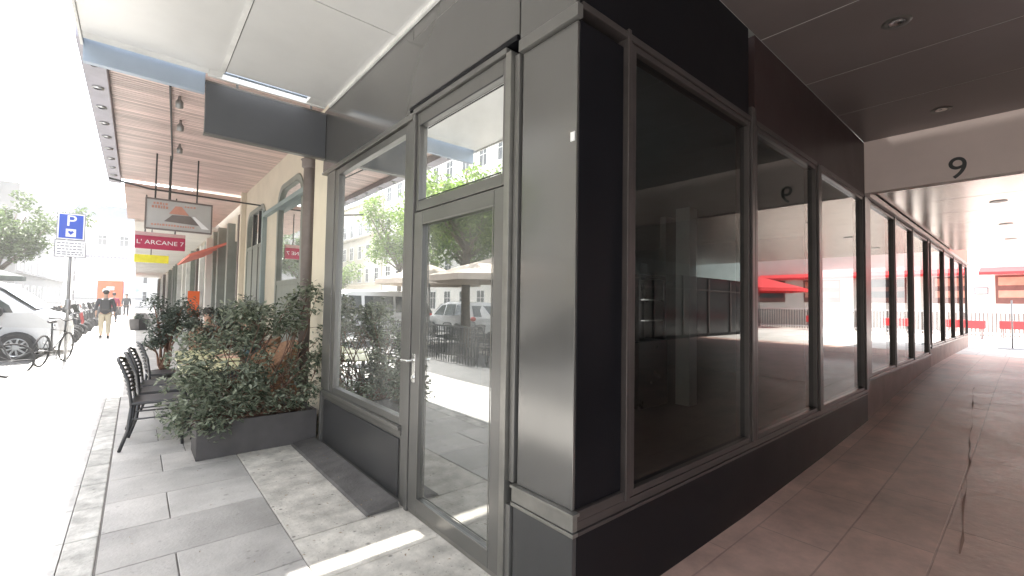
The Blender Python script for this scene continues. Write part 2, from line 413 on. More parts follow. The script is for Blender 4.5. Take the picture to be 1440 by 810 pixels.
# door leaf
dl = MB(); dl.box(A-.022, 1.892, .03, A+.045, 1.985, 2.155).box(A-.022, 2.815, .03, A+.045, 2.938, 2.155).box(A-.0215, 1.987, .03, A+.045, 2.813, .125).box(A-.0215, 1.987, 2.065, A+.045, 2.813, 2.155)
door = P(dl, 'door', 'frame', bevel=.004)
MB().quad((A+.005, 1.985, .12), (A+.005, 2.815, .12), (A+.005, 2.815, 2.07), (A+.005, 1.985, 2.07)).build('pane', 'glassA', door)
MB().box(A-.026, 1.989, .127, A-.022, 2.811, .134).box(A-.026, 1.989, 2.055, A-.022, 2.811, 2.063).box(A-.026, 1.987, .136, A-.022, 1.993, 2.053).box(A-.026, 2.807, .136, A-.022, 2.813, 2.053).build('bead', 'trim', door)
h = MB(); h.box(A-.032, 2.858, .93, A-.023, 2.90, 1.13); h.tube([(A-.03, 2.88, 1.085), (A-.075, 2.88, 1.085), (A-.082, 2.87, 1.085), (A-.082, 2.965, 1.08)], .011, 10)
h.tube([(A-.03, 2.88, .965), (A-.045, 2.88, .965)], .014, 12); h.build('handle', 'steel', door, bevel=.002)
# left window
lw = MB(); lw.box(A-.012, 3.08, .575, A+.07, 3.125, 2.86).box(A-.012, 4.60, .575, A+.07, 4.70, 2.86).box(A-.0115, 3.127, .575, A+.07, 4.598, .63).box(A-.0115, 3.127, 2.80, A+.07, 4.598, 2.86)
w = P(lw, 'window', 'frame', bevel=.003)
MB().quad((A+.02, 3.12, .62), (A+.02, 4.605, .62), (A+.02, 4.605, 2.805), (A+.02, 3.12, 2.805)).build('pane', 'glassA', w)
MB().box(A-.045, 3.08, .545, A+.05, 4.86, .572).build('sill', 'trim', w, bevel=.003)
P(MB().box(A-.02, 3.08, .50, A+.06, 4.9, .543), 'rail', 'frame', bevel=.003)
P(MB().box(A, 3.08, 0, A+.05, 4.9, .498), 'panel_backing', 'frame')
P(MB().box(A-.014, 3.125, .03, A-.001, 4.86, .47), 'stall_riser_panel', 'panelC', bevel=.006)
P(MB().box(A-.02, 4.705, .575, A+D, 4.95, 2.87), 'post', 'frame', bevel=.004)
P(MB().box(A-.03, 4.905, 0, A+D, 4.95, .543), 'post', 'frame', bevel=.004)
P(MB().box(A-.03, 2.99, 2.873, A+D, 4.95, 2.905).box(A-.018, 2.99, 2.908, A+D, 5.15, 2.93), 'head_rail', 'trim', bevel=.002)
# fascia A
P(MB().box(A-.004, 3.055, 2.935, A+D, 5.155, ZC-.005), 'fascia_panel', 'panelA', bevel=.003)
P(MB().box(A-.012, 1.80, 2.975, A+D, 3.045, 3.50), 'fascia_panel', 'panelA', bevel=.003)
P(MB().box(A-.006, 1.80, 3.507, A+D, 3.045, ZC-.005), 'fascia_panel', 'panelA', bevel=.003)
P(MB().box(A-.012, B, 2.935, A+E2, 1.79, ZC-.005), 'fascia_panel', 'panelA', bevel=.003)
P(MB().box(A-.024, B-.02, 2.865, A+E2, 1.79, 2.93), 'head_rail', 'frame', bevel=.003)
P(MB().box(A-.026, 1.80, 2.938, A+D, 3.045, 2.972), 'head_rail', 'panelB', bevel=.003)
P(MB().box(A-.03, 2.0-.2, ZC-.03, A-.013, 4.95, ZC-.002), 'ceiling_trim', 'seam')
# facade B (passage): y = B facing -y
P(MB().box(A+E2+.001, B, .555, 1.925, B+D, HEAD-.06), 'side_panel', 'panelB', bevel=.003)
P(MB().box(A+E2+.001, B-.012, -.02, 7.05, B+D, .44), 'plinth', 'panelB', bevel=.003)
P(MB().box(A+E2+.001, B-.022, .443, 7.05, B+D, .460).box(A+E2+.001, B-.014, .463, 7.05, B+D, .505), 'trim', 'frameB', bevel=.002)
P(MB().box(A+E2+.001, B-.016, .507, 1.93, B+D, .552), 'trim', 'frameB', bevel=.002)
def winB(x0, x1, zb, zt, name='window'):
    f = MB(); t = .035
    f.box(x0, B-.012, zb, x0+t, B+.07, zt).box(x1-t, B-.012, zb, x1, B+.07, zt).box(x0+t+.001, B-.011, zb, x1-t-.001, B+.07, zb+t).box(x0+t+.001, B-.011, zt-t, x1-t-.001, B+.07, zt)
    o = P(f, name, 'frameB', bevel=.003)
    MB().quad((x0+t-.004, B+.02, zb+t-.004), (x1-t+.004, B+.02, zb+t-.004), (x1-t+.004, B+.02, zt-t+.004), (x0+t-.004, B+.02, zt-t+.004)).build('pane', 'glassB', o)
    return o
P(MB().box(1.93, B-.03, .507, 1.955, B+D, HEAD+.03), 'post', 'frameB', bevel=.003)
P(MB().box(1.96, B-.018, .507, 1.985, B+D, HEAD-.02), 'post', 'frameB', bevel=.003)
winB(1.99, 3.51, .508, HEAD-.02)
P(MB().box(3.514, B-.026, .507, 3.565, B+D, HEAD+.10), 'post', 'frameB', bevel=.004)
P(MB().box(3.585, B-.02, .507, 3.605, B+D, HEAD+.10), 'post', 'frameB', bevel=.003)
winB(3.61, 5.09, .508, HEAD-.02)
P(MB().box(5.095, B-.03, .507, 5.19, B+D, HEAD), 'post', 'frameB', bevel=.004)
winB(5.195, 6.93, .508, HEAD-.02)
P(MB().box(6.935, B-.03, .507, 7.05, B+D, HEAD), 'post', 'frameB', bevel=.004)
P(MB().box(A+E2+.001, B-.02, HEAD-.017, 3.51, B+D, HEAD+.02).box(3.61, B-.02, HEAD-.017, 5.09, B+D, HEAD+.02).box(5.195, B-.02, HEAD-.017, 6.93, B+D, HEAD+.02), 'head_rail', 'frameB', bevel=.003)
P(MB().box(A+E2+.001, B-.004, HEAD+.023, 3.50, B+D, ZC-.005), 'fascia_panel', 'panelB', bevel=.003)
P(MB().box(3.62, B-.004, HEAD+.023, 7.05, B+D, ZC-.005), 'fascia_panel', mat('dark_red_brown_panel', (.035, .02, .02), .4, .0, .15, 2, spec=.35), bevel=.003)
# section beyond the lintel
P(MB().box(7.052, B-.01, .1, 12.3, B+D, .60), 'plinth', mat('worn_brown_plinth', (.24, .17, .15), .6, 0, .25, 3, .1), bevel=.003)
P(MB().box(12.302, B-.01, .3, 20.2, B+D, .73), 'plinth', mat('pale_worn_plinth', (.36, .27, .24), .6, 0, .25, 3, .1), bevel=.003)
P(MB().box(7.052, B-.03, .602, 12.3, B+D, .64).box(12.302, B-.03, .732, 20.2, B+D, .77), 'trim', 'frameB', bevel=.003)
xs = [7.1, 8.85, 10.4, 12.1]
for i, x in enumerate(xs): P(MB().box(x-.035 if i else x-.04, B-.022, .642, x+(.15 if i == 0 else .035), B+D, HEAD), 'post', 'frameB', bevel=.004)
for x in (12.45, 14.5, 16.5, 18.6): P(MB().box(x-.035, B-.022, .772, x+.035, B+D, HEAD), 'post', 'frameB', bevel=.004)
for a, b, z in [(7.255, 8.81, .642), (8.89, 10.36, .642), (10.44, 12.06, .642), (12.14, 12.41, .772), (12.49, 14.46, .772), (14.54, 16.46, .772), (16.54, 18.56, .772), (18.64, 20.1, .772)]:
    winB(a, b, z, HEAD-.01)
P(MB().box(7.052, B-.06, HEAD+.002, 20.2, B+D, HEAD+.07), 'head_rail', mat('pink_grey_rail', (.38, .3, .28), .4, .3), bevel=.004)
# street canopy soffit
cz = ZC
P(MB().box(-.41, -9, cz, A-.032, 3.285, cz+.045), 'soffit_panel', 'soffit')
P(MB().box(-.41, 3.292, cz, .568, 4.93, cz+.045), 'soffit_panel', 'soffit')
P(MB().box(.574, 3.292, cz, A-.032, 4.90, cz+.045), 'soffit_panel', 'soffit')
P(MB().box(-.41, 3.285, cz+.006, A-.032, 3.292, cz+.05), 'soffit_joint', 'darkseam')
P(MB().box(.568, 3.292, cz+.006, .574, 4.93, cz+.05), 'soffit_joint', 'darkseam')
P(MB().box(.53, 3.3, cz-.006, .566, 4.9, cz-.001), 'joint_cover', 'seam')
P(MB().box(-.43, -9, cz-.02, -.412, 5.15, cz+.12), 'edge_strip', 'seam')
P(MB().box(-.41, 4.932, cz, .45, 5.05, cz+.045).box(.45, 5.06, cz-.01, A-.03, 5.085, cz+.04).box(1.33, 4.902, cz, A-.032, 5.058, cz+.04).box(.452, 4.932, cz, .56, 5.05, cz+.04), 'end_strip', 'seam')
P(MB().box(-.41, 5.10, 3.47, .434, 5.16, cz+.14), 'canopy_beam', 'bluefascia', bevel=.004)
P(MB().box(.436, 5.10, 3.72, A-.006, 5.16, cz+.14), 'canopy_beam', 'bluefascia')
# roof above everything on this side keeps the passage dark
P(MB().box(A+.1, B+.1, ZC+.2, 20.2, 9, ZC+.5), 'upper_floor', 'stone')
# passage ceiling
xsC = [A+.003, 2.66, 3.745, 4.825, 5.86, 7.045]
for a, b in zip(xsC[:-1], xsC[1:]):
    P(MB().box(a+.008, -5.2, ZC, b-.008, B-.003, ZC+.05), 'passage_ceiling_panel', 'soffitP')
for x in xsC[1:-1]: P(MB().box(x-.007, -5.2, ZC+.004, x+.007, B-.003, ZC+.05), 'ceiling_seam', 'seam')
P(MB().box(A-.03, -9, ZC+.051, 7.04, B-.003, ZC+.2), 'upper_floor', 'stone')
P(MB().box(A-.03, -9, ZC, 7.3, -5.21, ZC+.05), 'soffit_panel', 'soffit')
for (x, y) in ((4.24, .63), (6.46, .61), (4.24, -1.4), (6.46, -1.4)):
    dn = P(MB().lathe([(.052, -.0), (.085, -.006), (.09, -.001)], (x, y, ZC-.001), 28), 'downlight', 'trim', smooth=True)
    MB().lathe([(.0, .01), (.03, -.002), (.05, -.0015)], (x, y, ZC-.004), 24).build('lamp', 'steel', dn, smooth=True)
# lintel with 9
P(MB().box(7.05, -5.2, 2.985, 7.2, B-.003, ZC+.2), 'lintel', 'lintel')
text('9', .345, 'house_number', 'darkseam', shop, (7.046, .54, 3.11), (R(90), 0, R(-90)), .004)
xsD = [7.2, 8.4, 9.6, 10.8, 12, 13.2, 14.4, 15.6]
for a, b in zip(xsD[:-1], xsD[1:]):
    P(MB().box(a+.006, -5.2, 3.02, b-.006, B-.07, 3.08), 'bright_ceiling_panel', 'glossceil')
for x in xsD[1:-1]: P(MB().box(x-.006, -5.2, 3.024, x+.006, B-.07, 3.07), 'ceiling_seam', 'darkseam')
for x, y in ((9, .3), (9, -2.2), (11.4, .3), (13.8, .3)): P(MB().lathe([(.0, .002), (.05, -.002), (.085, -.006), (.09, -.001)], (x, y, 3.018), 24), 'downlight', 'trim', smooth=True)
P(MB().box(7.2, -5.2, 3.0801, 15.6, B+.2, 3.6), 'upper_floor', 'stone')
P(MB().box(15.6, B-.02, 3.02, 20.2, B+D, 3.8), 'salmon_fascia', 'pinkcloth')
# interior
P(MB().box(A+.12, B+.12, .0, 20, 8.9, .045), 'shop_floor', 'interiorfloor')
P(MB().box(A+.12, B+.12, 2.98, 20, 8.9, 3.05), 'shop_ceiling', 'interiorwall')
P(MB().box(A+.12, 8.9, 0, 20, 9.0, 3.1), 'back_wall', 'interiorwall')
P(MB().box(A+.1, 4.86, 0, 3.6, 4.96, 3.6), 'party_wall', 'interiorwall')
P(MB().box(3.5, 4.962, 0, 3.6, 8.9, 3.6), 'party_wall', 'interiorwall')
P(MB().box(10.2, B+1.6, 0.05, 10.3, 8.9, 2.97), 'inner_wall', 'interiorwall')
P(MB().box(6.2, 3.28, .046, 6.42, 3.5, 2.978), 'column', 'whitecol', bevel=.004)
P(MB().box(6.25, 4.15, .046, 6.45, 4.32, 2.2), 'column', 'interiorwall', bevel=.004)
P(MB().box(6.6, 3.9, 1.9, 7.2, 4.0, 2.978), 'bulkhead', 'interiorwall')
k = thing('display_cabinet', 'black display cabinet inside the dark shop beside the white column', 'cabinet', (5.9, 3.8, .046))
MB().box(5.40, 3.6, .046, 6.15, 4.1, 1.0).build('base_unit', 'kiosk', k, bevel=.01)
MB().box(5.42, 3.62, 1.001, 5.48, 4.08, 1.9).box(6.07, 3.62, 1.001, 6.13, 4.08, 1.9).box(5.481, 3.95, 1.001, 6.069, 4.08, 1.9).box(5.42, 3.62, 1.901, 6.13, 4.08, 1.95).build('hutch', 'kiosk', k, bevel=.005)
MB().box(5.49, 3.63, 1.28, 6.06, 3.94, 1.30).box(5.49, 3.63, 1.58, 6.06, 3.94, 1.60).build('shelf', 'steel', k)
# other side of the passage: glazed wall with doors, and piers
opp = thing('passage_side_shop', 'glazed shop wall with brown framed doors across the covered passage', 'shop', (4, -5.2, 0))
P(MB().box(1.7, -5.5, -.02, 20.5, -5.2, .5), 'plinth', 'panelB', opp)
P(MB().box(1.7, -5.5, 2.6, 20.5, -5.2, 3.62), 'fascia', 'interiorwall', opp)
for i in range(11):
    x = 1.7 + i*1.86
    P(MB().box(x, -5.26, .5, x+.12, -5.2, 2.6), 'post', 'frameB', opp, bevel=.005)
    if i < 10:
        wd = P(MB().box(x+.125, -5.25, 2.1, x+1.855, -5.21, 2.16), 'window', 'frameB', opp)
        MB().quad((x+.12, -5.24, .5), (x+1.86, -5.24, .5), (x+1.86, -5.24, 2.6), (x+.12, -5.24, 2.6)).build('pane', mat('dim_shop_glass', (.02,.021,.023), .15, spec=.4) if i == 0 else bpy.data.materials['dim_shop_glass'], wd)

# ------------------------------------------------------------------ ramp on the pavement
rm = MB(); rm.prism([(1.275, .002), (1.29, .02), (1.51, .05), (1.525, .002)], 'y', 3.03, 5.0)
tag(rm.build('threshold_ramp', 'ramp', bevel=.003), 'long worn grey rubber ramp lying along the foot of the shop window', 'ramp')

lt = MB(); r = random.Random(99)
for _ in range(90):
    x = r.choice([r.uniform(1.25, 1.5), r.uniform(.8, 1.5), r.uniform(-.1, 1.4)]); y = r.uniform(2.2, 5.0); z = .004 if x < 1.27 or y < 3.03 else .055
    if z > .01: z = .018 + (x-1.275)*.15
    a = r.uniform(0, 6.3); q_ = r.uniform(.004, .014)
    c_, s_ = math.cos(a)*q_, math.sin(a)*q_
    lt.quad((x-c_, y-s_, z+.001), (x+s_*.4, y-c_*.4, z+.003), (x+c_, y+s_, z+.002), (x-s_*.4, y+c_*.4, z+.004))
tag(lt.build('leaf_litter', mat('dry_leaf_litter', (.25, .19, .12), .9, 0, .5, 60), fix=False), kind='stuff')
# ------------------------------------------------------------------ signboard
SY=-.13
sb = thing('signboard', 'long blank dark grey signboard hung across the pavement under the canopy edge', 'signboard', (1.0, 5.2, 3.3))
MB().box(.44, 5.088, 3.09, A-.006, 5.155, 3.575).build('board', 'board', sb, bevel=.004)
MB().box(.435, 5.087, 3.577, A-.006, 5.158, 3.592).box(.435, 5.087, 3.073, A-.006, 5.158, 3.088).build('edge_trim', 'frame', sb)
for x in (.7, 1.4): MB().tube([(x, 5.13, 3.592), (x, 5.13, 3.72)], .012).build('bracket', 'galv', sb)

# ------------------------------------------------------------------ neighbouring building
NX = 1.75
nb = thing('cafe_building', 'cream rendered cafe building with arched windows under a slatted canopy', 'building', (NX, 8, 0))
Q = lambda mb, name, m, parent=None, **k: mb.build(name, m, parent or nb, **k)
def archpoly(y0, y1, z0, z1, r, side):
    pts = [(y0, z0), (y1, z0)]
    for k in range(7):
        a = R(90*k/6); pts.append((y1 - r + r*math.cos(a), z1 - r + r*math.sin(a)))
    for k in range(7):
        a = R(90+90*k/6); pts.append((y0 + r + r*math.cos(a), z1 - r + r*math.sin(a)))
    return pts
ops = [(6.62, 8.12, .03, 3.36, .34), (9.0, 10.75, .03, 3.3, .34)]
bm = bmesh.new()
# cream wall with arched openings, via triangle_fill of outline and holes
def wallwithholes(y0, y1, z0, z1, holes, x0, x1):
    mb = MB()
    import mathutils.geometry as G
    loops = [[Vector((y0, z0, 0)), Vector((y1, z0, 0)), Vector((y1, z1, 0)), Vector((y0, z1, 0))]] + [[Vector((p[0], p[1], 0)) for p in h][::-1] for h in holes]
    flat = [p for l in loops for p in l]
    tri = G.tessellate_polygon(loops)
    for x in (x0, x1): mb.add([(x, p[0], p[1]) for p in flat], [tuple(t) for t in tri])
    for l in loops:
        n = len(l)
        mb.add([(x0, p[0], p[1]) for p in l] + [(x1, p[0], p[1]) for p in l], [(i, (i+1) % n, (i+1) % n+n, i+n) for i in range(n)])
    return mb
Q(wallwithholes(5.0, 11.4, 0, 3.95, [archpoly(*o, 0) for o in ops], NX, NX+.25), 'wall', 'cream', fix=False)
Q(MB().box(1.60, 5.15, 0, NX-.002, 5.62, 3.75), 'pillar', 'pillar', bevel=.01)
Q(MB().tube([(1.65, 5.97, 0), (1.65, 5.97, 3.35), (1.65, 5.97, 3.8)], .082, 20), 'downpipe', 'taupe', smooth=True)
Q(MB().lathe([(.083, 3.18), (.105, 3.2), (.105, 3.27), (.12, 3.29), (.083, 3.31)], (1.65, 5.97, 0), 20), 'pipe_collar', 'taupe', smooth=True)
Q(MB().box(NX-.09, 10.98, 0, NX-.002, 11.12, 3.82), 'pilaster', 'cream', bevel=.004)
def archframe(o, tr, zb):
    y0, y1, z0, z1, r = o
    outer = archpoly(y0+.004, y1-.004, z0, z1-.004, r, 0); inner = archpoly(y0+.09, y1-.09, z0+.08, z1-.09, r-.05, 0)
    n = len(outer); mb = MB()
    for x in (NX-.012, NX+.07):
        mb.add([(x, *p) for p in outer] + [(x, *p) for p in inner], [(i, (i+1) % n, (i+1) % n+n, i+n) for i in range(n)])
    mb.add([(NX-.012, *p) for p in inner] + [(NX+.07, *p) for p in inner], [(i, (i+1) % n, (i+1) % n+n, i+n) for i in range(n)])
    mb.add([(NX-.012, *p) for p in outer] + [(NX+.07, *p) for p in outer], [(i, (i+1) % n, (i+1) % n+n, i+n) for i in range(n)])
    mb.box(NX-.005, y0+.09, tr, NX+.06, y1-.09, tr+.07)
    w = Q(mb, 'window', 'sage', fix=False)
    MB().add([(NX+.03, *p) for p in inner], [tuple(range(n))]).build('pane', 'glassA', w)
    MB().box(NX+.0, y0+.1, zb, NX+.028, y1-.1, tr-.002).build('lower_panel', 'sage', w, bevel=.004)
    return w
w1 = archframe(ops[0], 1.74, .12)
w2 = archframe(ops[1], 2.5, .12)
# curtain wall posts in second arch
Q(MB().box(NX-.008, 9.55, .1, NX+.05, 9.60, 3.2).box(NX-.008, 10.1, .1, NX+.05, 10.15, 3.2), 'mullion', 'darkseam')
Q(MB().box(NX+1.6, 5, 0, NX+1.7, 11.4, 3.9), 'inner_wall', mat('warm_cafe_wall', (.34, .29, .23), .8), None)
Q(MB().box(NX+.26, 5, 3.7, NX+1.59, 11.4, 3.78), 'inner_ceiling', 'interiorwall')
# canopy with slats
cn = MB(); y = 5.30
while y < 11.38:
    cn.box(-.29, y, 3.80, NX-.003, y+.046, 3.825); y += .06
Q(cn, 'slatted_soffit', 'wood')
Q(MB().box(-.29, 5.165, 3.8255, NX+.25, 11.44, 3.90), 'canopy_deck', 'woodback')
Q(MB().box(-.47, 5.2, 3.70, -.292, 11.4, 3.94), 'edge_beam', mat('lilac_grey_beam', (.38, .37, .42), .5, .2), bevel=.006)
for i in range(9):
    Q(MB().lathe([(.03, -.02), (.05, -.015), (.045, 0)], (-.38, 5.7+i*.62, 3.70), 14), 'edge_lamp', 'silver', smooth=True)
# far part of the canopy, plain and lower, and shop fronts beyond
Q(MB().box(-.25, 11.42, 3.66, NX-.003, 16, 3.76), 'flat_soffit', mat('pink_beige_soffit', (.55, .43, .39), .6))
fb = thing('far_shop_row', 'row of pale shop fronts with white mullions further down the pavement', 'building', (NX, 20, 0))
Q(MB().box(NX+.1, 11.42, 2.95, NX+.6, 60, 6.5), 'upper_wall', 'stone2', fb)
Q(MB().box(NX+.1, 11.42, 0, NX+.2, 60, .35), 'plinth', 'stone', fb)
Q(MB().box(NX+.5, 11.42, .35, NX+.58, 60, 2.95), 'glazing', 'winpane', fb)
rr = random.Random(3); y = 11.5
while y < 58:
    wd = rr.choice([.16, .26, .4]); Q(MB().box(NX-.05-rr.choice([0, .08]), y, 0, NX+.2, y+wd, 3.4), 'pier', rr.choice(['winframe', 'stone', 'taupe', 'winframe', 'sage']), fb)
    y += wd + rr.choice([.7, 1.0, 1.3]) * (1 + (y-11)/40)
Q(MB().box(-.1, 16.01, 3.6, NX+.1, 60, 3.75), 'canopy', 'stone', fb)
aw = MB(); aw.prism([(NX-.02, 2.95), (NX-.02, 2.9), (.95, 2.52), (.95, 2.58)], 'y', 13.2, 17.2)
tag(aw.build('awning', 'pinkcloth'), 'faded salmon awning folded out from the pale shop fronts', 'awning')
pp = thing('orange_poster_stand', 'small orange poster board standing against the pale shop fronts', 'poster board', (1.5, 18, 0))
MB().box(1.3, 18, .9, 1.62, 18.05, 1.75).build('panel', 'orange', pp); MB().box(1.33, 18.01, 0, 1.36, 18.04, .9).box(1.56, 18.01, 0, 1.59, 18.04, .9).build('leg', 'darkseam', pp)

# hanging rail, sign boards, spotlights
hr = thing('hanging_rail', 'thin dark rail with upright rods hung under the slatted canopy', 'rail', (.7, 9, 3.2))
MB().tube([(-.38, 9, 3.30), (.1, 9, 3.22), (NX-.09, 9.02, 3.2)], .014).build('crossbar', 'darkseam', hr)
MB().tube([(.18, 9, 3.06), (.18, 9, 3.8)], .011).tube([(.36, 9, 3.06), (.36, 9, 3.8)], .017).tube([(.72, 9, 3.06), (.72, 9, 3.8)], .011).build('rod', 'darkseam', hr)
hs = thing('hanging_sign', 'pale framed sign with a terracotta and grey roof emblem hung under the canopy', 'sign', (.5, 9, 2.83))
MB().box(.08, 8.985, 2.61, .92, 9.015, 3.06).build('board', mat('pale_grey_sign_board', (.42, .41, .40), .6, 0, .06), hs)
MB().box(.06, 8.975, 3.062, .94, 9.025, 3.085).box(.06, 8.975, 2.585, .94, 9.025, 2.608).box(.06, 8.975, 2.61, .078, 9.025, 3.06).box(.922, 8.975, 2.61, .94, 9.025, 3.06).build('frame', 'taupe', hs)
MB().prism([(.36, 2.86), (.44, 2.99), (.52, 2.99), (.62, 2.86)], 'y', 8.978, 8.984).build('roof_emblem', 'terracotta', hs)
MB().prism([(.30, 2.73), (.40, 2.84), (.64, 2.85), (.76, 2.71)], 'y', 8.978, 8.984).build('grey_emblem', 'taupe', hs)
MB().prism([(.66, 2.85), (.70, 2.85), (.90, 2.66), (.80, 2.66)], 'y', 8.978, 8.984).build('white_stroke', 'signwhite', hs)
tx = MB(); rr = random.Random(5)
for zz, a, b, hh in ((2.99, .16, .34, .035), (2.93, .14, .32, .05), (2.655, .14, .70, .032), (2.985, .56, .70, .03)):
    x = a
    while x < b: wd_ = rr.uniform(.015, .03); tx.box(x, 8.979, zz, x+wd_, 8.984, zz+hh*rr.uniform(.7, 1)); x += wd_+.014
tx.build('lettering', 'terracotta', hs)
rs = thing('hanging_sign', 'crimson box sign with white letters L ARCANE 7 hung above the pavement', 'sign', (.36, 12, 2.7))
MB().box(-.06, 11.96, 2.53, .78, 12.06, 2.80).build('box', 'signred', rs, bevel=.006)
MB().prism([(11.96, 2.802), (12.06, 2.802), (12.06, 2.88), (11.99, 2.88)], 'x', -.06, .78).build('lid', mat('pale_pink_lid', (.62, .42, .42), .5), rs)
text("L' ARCANE 7", .125, 'lettering', 'signwhite', rs, (.36, 11.957, 2.665), (R(90), 0, 0), .002, 1.12)
MB().tube([(.1, 12.01, 2.88), (.1, 12.01, 3.66)], .012).tube([(.6, 12.01, 2.88), (.6, 12.01, 3.66)], .012).build('rod', 'darkseam', rs)
ysn = thing('yellow_sign', 'small yellow sign hung beyond the crimson sign', 'sign', (.2, 17, 2.6))
MB().box(-.08, 17, 2.55, .72, 17.06, 2.78).build('panel', 'signyellow', ysn); MB().tube([(.3, 17.03, 2.78), (.3, 17.03, 3.6)], .012).build('rod', 'darkseam', ysn)
sl = thing('spotlight_track', 'dark conduit with three small spotlights running along the slatted soffit', 'light fitting', (.3, 7, 3.75))
MB().tube([(.2, 5.9, 3.75), (.37, 8.95, 3.74)], .011).build('track', 'darkseam', sl)
for (x, y) in ((.3, 6.25), (.36, 7.1), (.42, 8.2)):
    o = MB().lathe([(.0, -.10), (.036, -.095), (.038, -.03), (.02, -.01), (.010, .05)], (x, y, 3.76), 14).build('lamp_head', 'galv', sl, smooth=True)
st = thing('star_ornament', 'small coral star hanging inside the nearest arched window', 'ornament', (NX+.35, 7.6, 2.55))
pts = []
for k_ in range(10):
    a = math.pi/2 + k_*math.pi/5; r_ = .22 if k_ % 2 == 0 else .09; pts.append((7.6+r_*math.cos(a), 2.55+r_*math.sin(a)))
MB().prism(pts, 'x', NX+.33, NX+.36).build('star', 'pinkcloth', st); MB().tube([(NX+.345, 7.6, 2.77), (NX+.345, 7.6, 3.7)], .004, 6).build('cord', 'darkseam', st)

# ------------------------------------------------------------------ leaves
def leafcloud(centres, n, size, seed, spread=1.):
    r = random.Random(seed); mb = MB(); V = []; F = []
    tot = sum(c[3]**2 for c in centres)
    for (cx, cy, cz_, cr) in centres:
        m_ = int(n * cr**2 / tot)
        for _ in range(m_):
            d = Vector((r.gauss(0, 1), r.gauss(0, 1), r.gauss(0, 1))).normalized() * cr * (r.random()**.45) * spread
            c = Vector((cx, cy, cz_)) + Vector((d.x, d.y, d.z*.85))
            e = Euler((r.uniform(-.9, .9), r.uniform(-.9, .9), r.uniform(0, 6.28))).to_matrix()
            s_ = size * r.uniform(.6, 1.25); w_ = s_*.42
            pts = [Vector((-s_, 0, 0)), Vector((-.2*s_, w_, .12*s_)), Vector((s_, 0, -.1*s_)), Vector((-.2*s_, -w_, .12*s_))]
            k0 = len(V); V += [tuple(c + e @ p) for p in pts]; F += [(k0, k0+1, k0+2), (k0, k0+2, k0+3)]
    mb.v = V; mb.f = F
    return mb

def shrub(root, base, tips, n, size, seed, m='shrub', stemr=.012, rad=(.10, .19)):
    r = random.Random(seed); st_ = MB(); cl = []
    for t in tips:
        b = Vector(base[r.randrange(len(base))]); t = Vector(t)
        mid = b.lerp(t, .5) + Vector((r.uniform(-.06, .06), r.uniform(-.06, .06), .05))
        st_.tube([b, b.lerp(mid, .5) + Vector((r.uniform(-.03, .03), 0, 0)), mid, t], [stemr, stemr*.8, stemr*.65, stemr*.3], 6)
        cl.append((t.x, t.y, t.z, r.uniform(*rad)))
        for _ in range(2):
            q = mid.lerp(t, r.uniform(.2, .8)); e = q + Vector((r.uniform(-.14, .14), r.uniform(-.12, .12), r.uniform(-.02, .14)))
            st_.tube([q, e], [stemr*.45, stemr*.25], 5); cl.append((e.x, e.y, e.z, r.uniform(rad[0]*.6, rad[1]*.7)))
    st_.build('stems', 'stem', root, smooth=True)
    leafcloud(cl, n, size, seed+1).build('foliage', m, root, fix=False)

# front planter
pl = thing('planter', 'long dark grey planter box standing across the pavement by the shop window', 'planter', (1.0, 5.2, 0))
pb = MB(); x0, x1, y0, y1, zt = .47, 1.53, 5.02, 5.44, .335
pb.box(x0, y0, 0, x1, y0+.03, zt).box(x0, y1-.03, 0, x1, y1, zt).box(x0, y0+.031, 0, x0+.03, y1-.031, zt).box(x1-.03, y0+.031, 0, x1, y1-.031, zt).box(x0+.031, y0+.031, .02, x1-.031, y1-.031, .05)
pb.build('box', 'planter', pl, bevel=.005); MB().box(x0+.032, y0+.032, .05, x1-.032, y1-.032, .29).build('soil', 'soil', pl)
r = random.Random(11); bases = [(.62, 5.22, .28), (.8, 5.25, .28), (1.0, 5.22, .28), (1.18, 5.24, .28), (1.38, 5.23, .28)]
sp = [(.36,5.12,.40),(.44,5.05,.52),(.55,4.98,.42),(.66,4.96,.36),(.80,4.98,.42),(.40,5.1,.68),(.52,5.0,.62),(.62,4.98,.54),(.74,4.98,.60),(.88,4.96,.50),
      (.42,5.2,.84),(.55,5.1,.78),(.68,5.04,.72),(.82,5.02,.66),(.96,5.0,.55),(1.06,5.0,.46),(1.18,4.99,.48),(1.30,5.0,.44),(1.42,5.02,.44),(1.5,5.05,.56),
      (1.0,5.1,.66),(.92,5.1,.80),(.48,5.25,1.02),(.62,5.28,1.1),(.76,5.25,1.2),(.60,5.35,1.26),(.88,5.3,1.30),(.74,5.35,1.38),(1.0,5.3,1.40),(1.14,5.32,1.36),(1.26,5.3,1.44),
      (1.38,5.28,1.52),(1.48,5.25,1.62),(1.40,5.2,1.40),(1.54,5.18,1.56),(1.6,5.12,1.12),(1.62,5.1,.98),(1.58,5.1,.84),(1.10,5.2,1.22),(.95,5.25,1.16),(1.3,5.25,1.25),(1.45,5.2,.72),(.84,5.18,.98)]
sp = [(x, y+.0, z) for x, y, z in sp]
r = random.Random(77)
sp += [(x+r.uniform(-.1,.1), y+r.uniform(-.08,.05), z+r.uniform(-.03,.14)) for x, y, z in sp if r.random() < .45] + [(.30,5.1,.5),(.28,5.15,.72),(.32,5.2,.92),(.3,5.05,.36),(.36,5.0,.3),(.5,4.96,.3),(.62,4.95,.28),(.40,5.3,1.12)]
sh = thing('shrub', 'large glossy leaved shrub with reddish stems growing in the front planter', 'shrub', (1.0, 5.23, .29))
shrub(sh, bases, sp, 7600, .031, 21, 'shrub', .0085, (.08, .17))
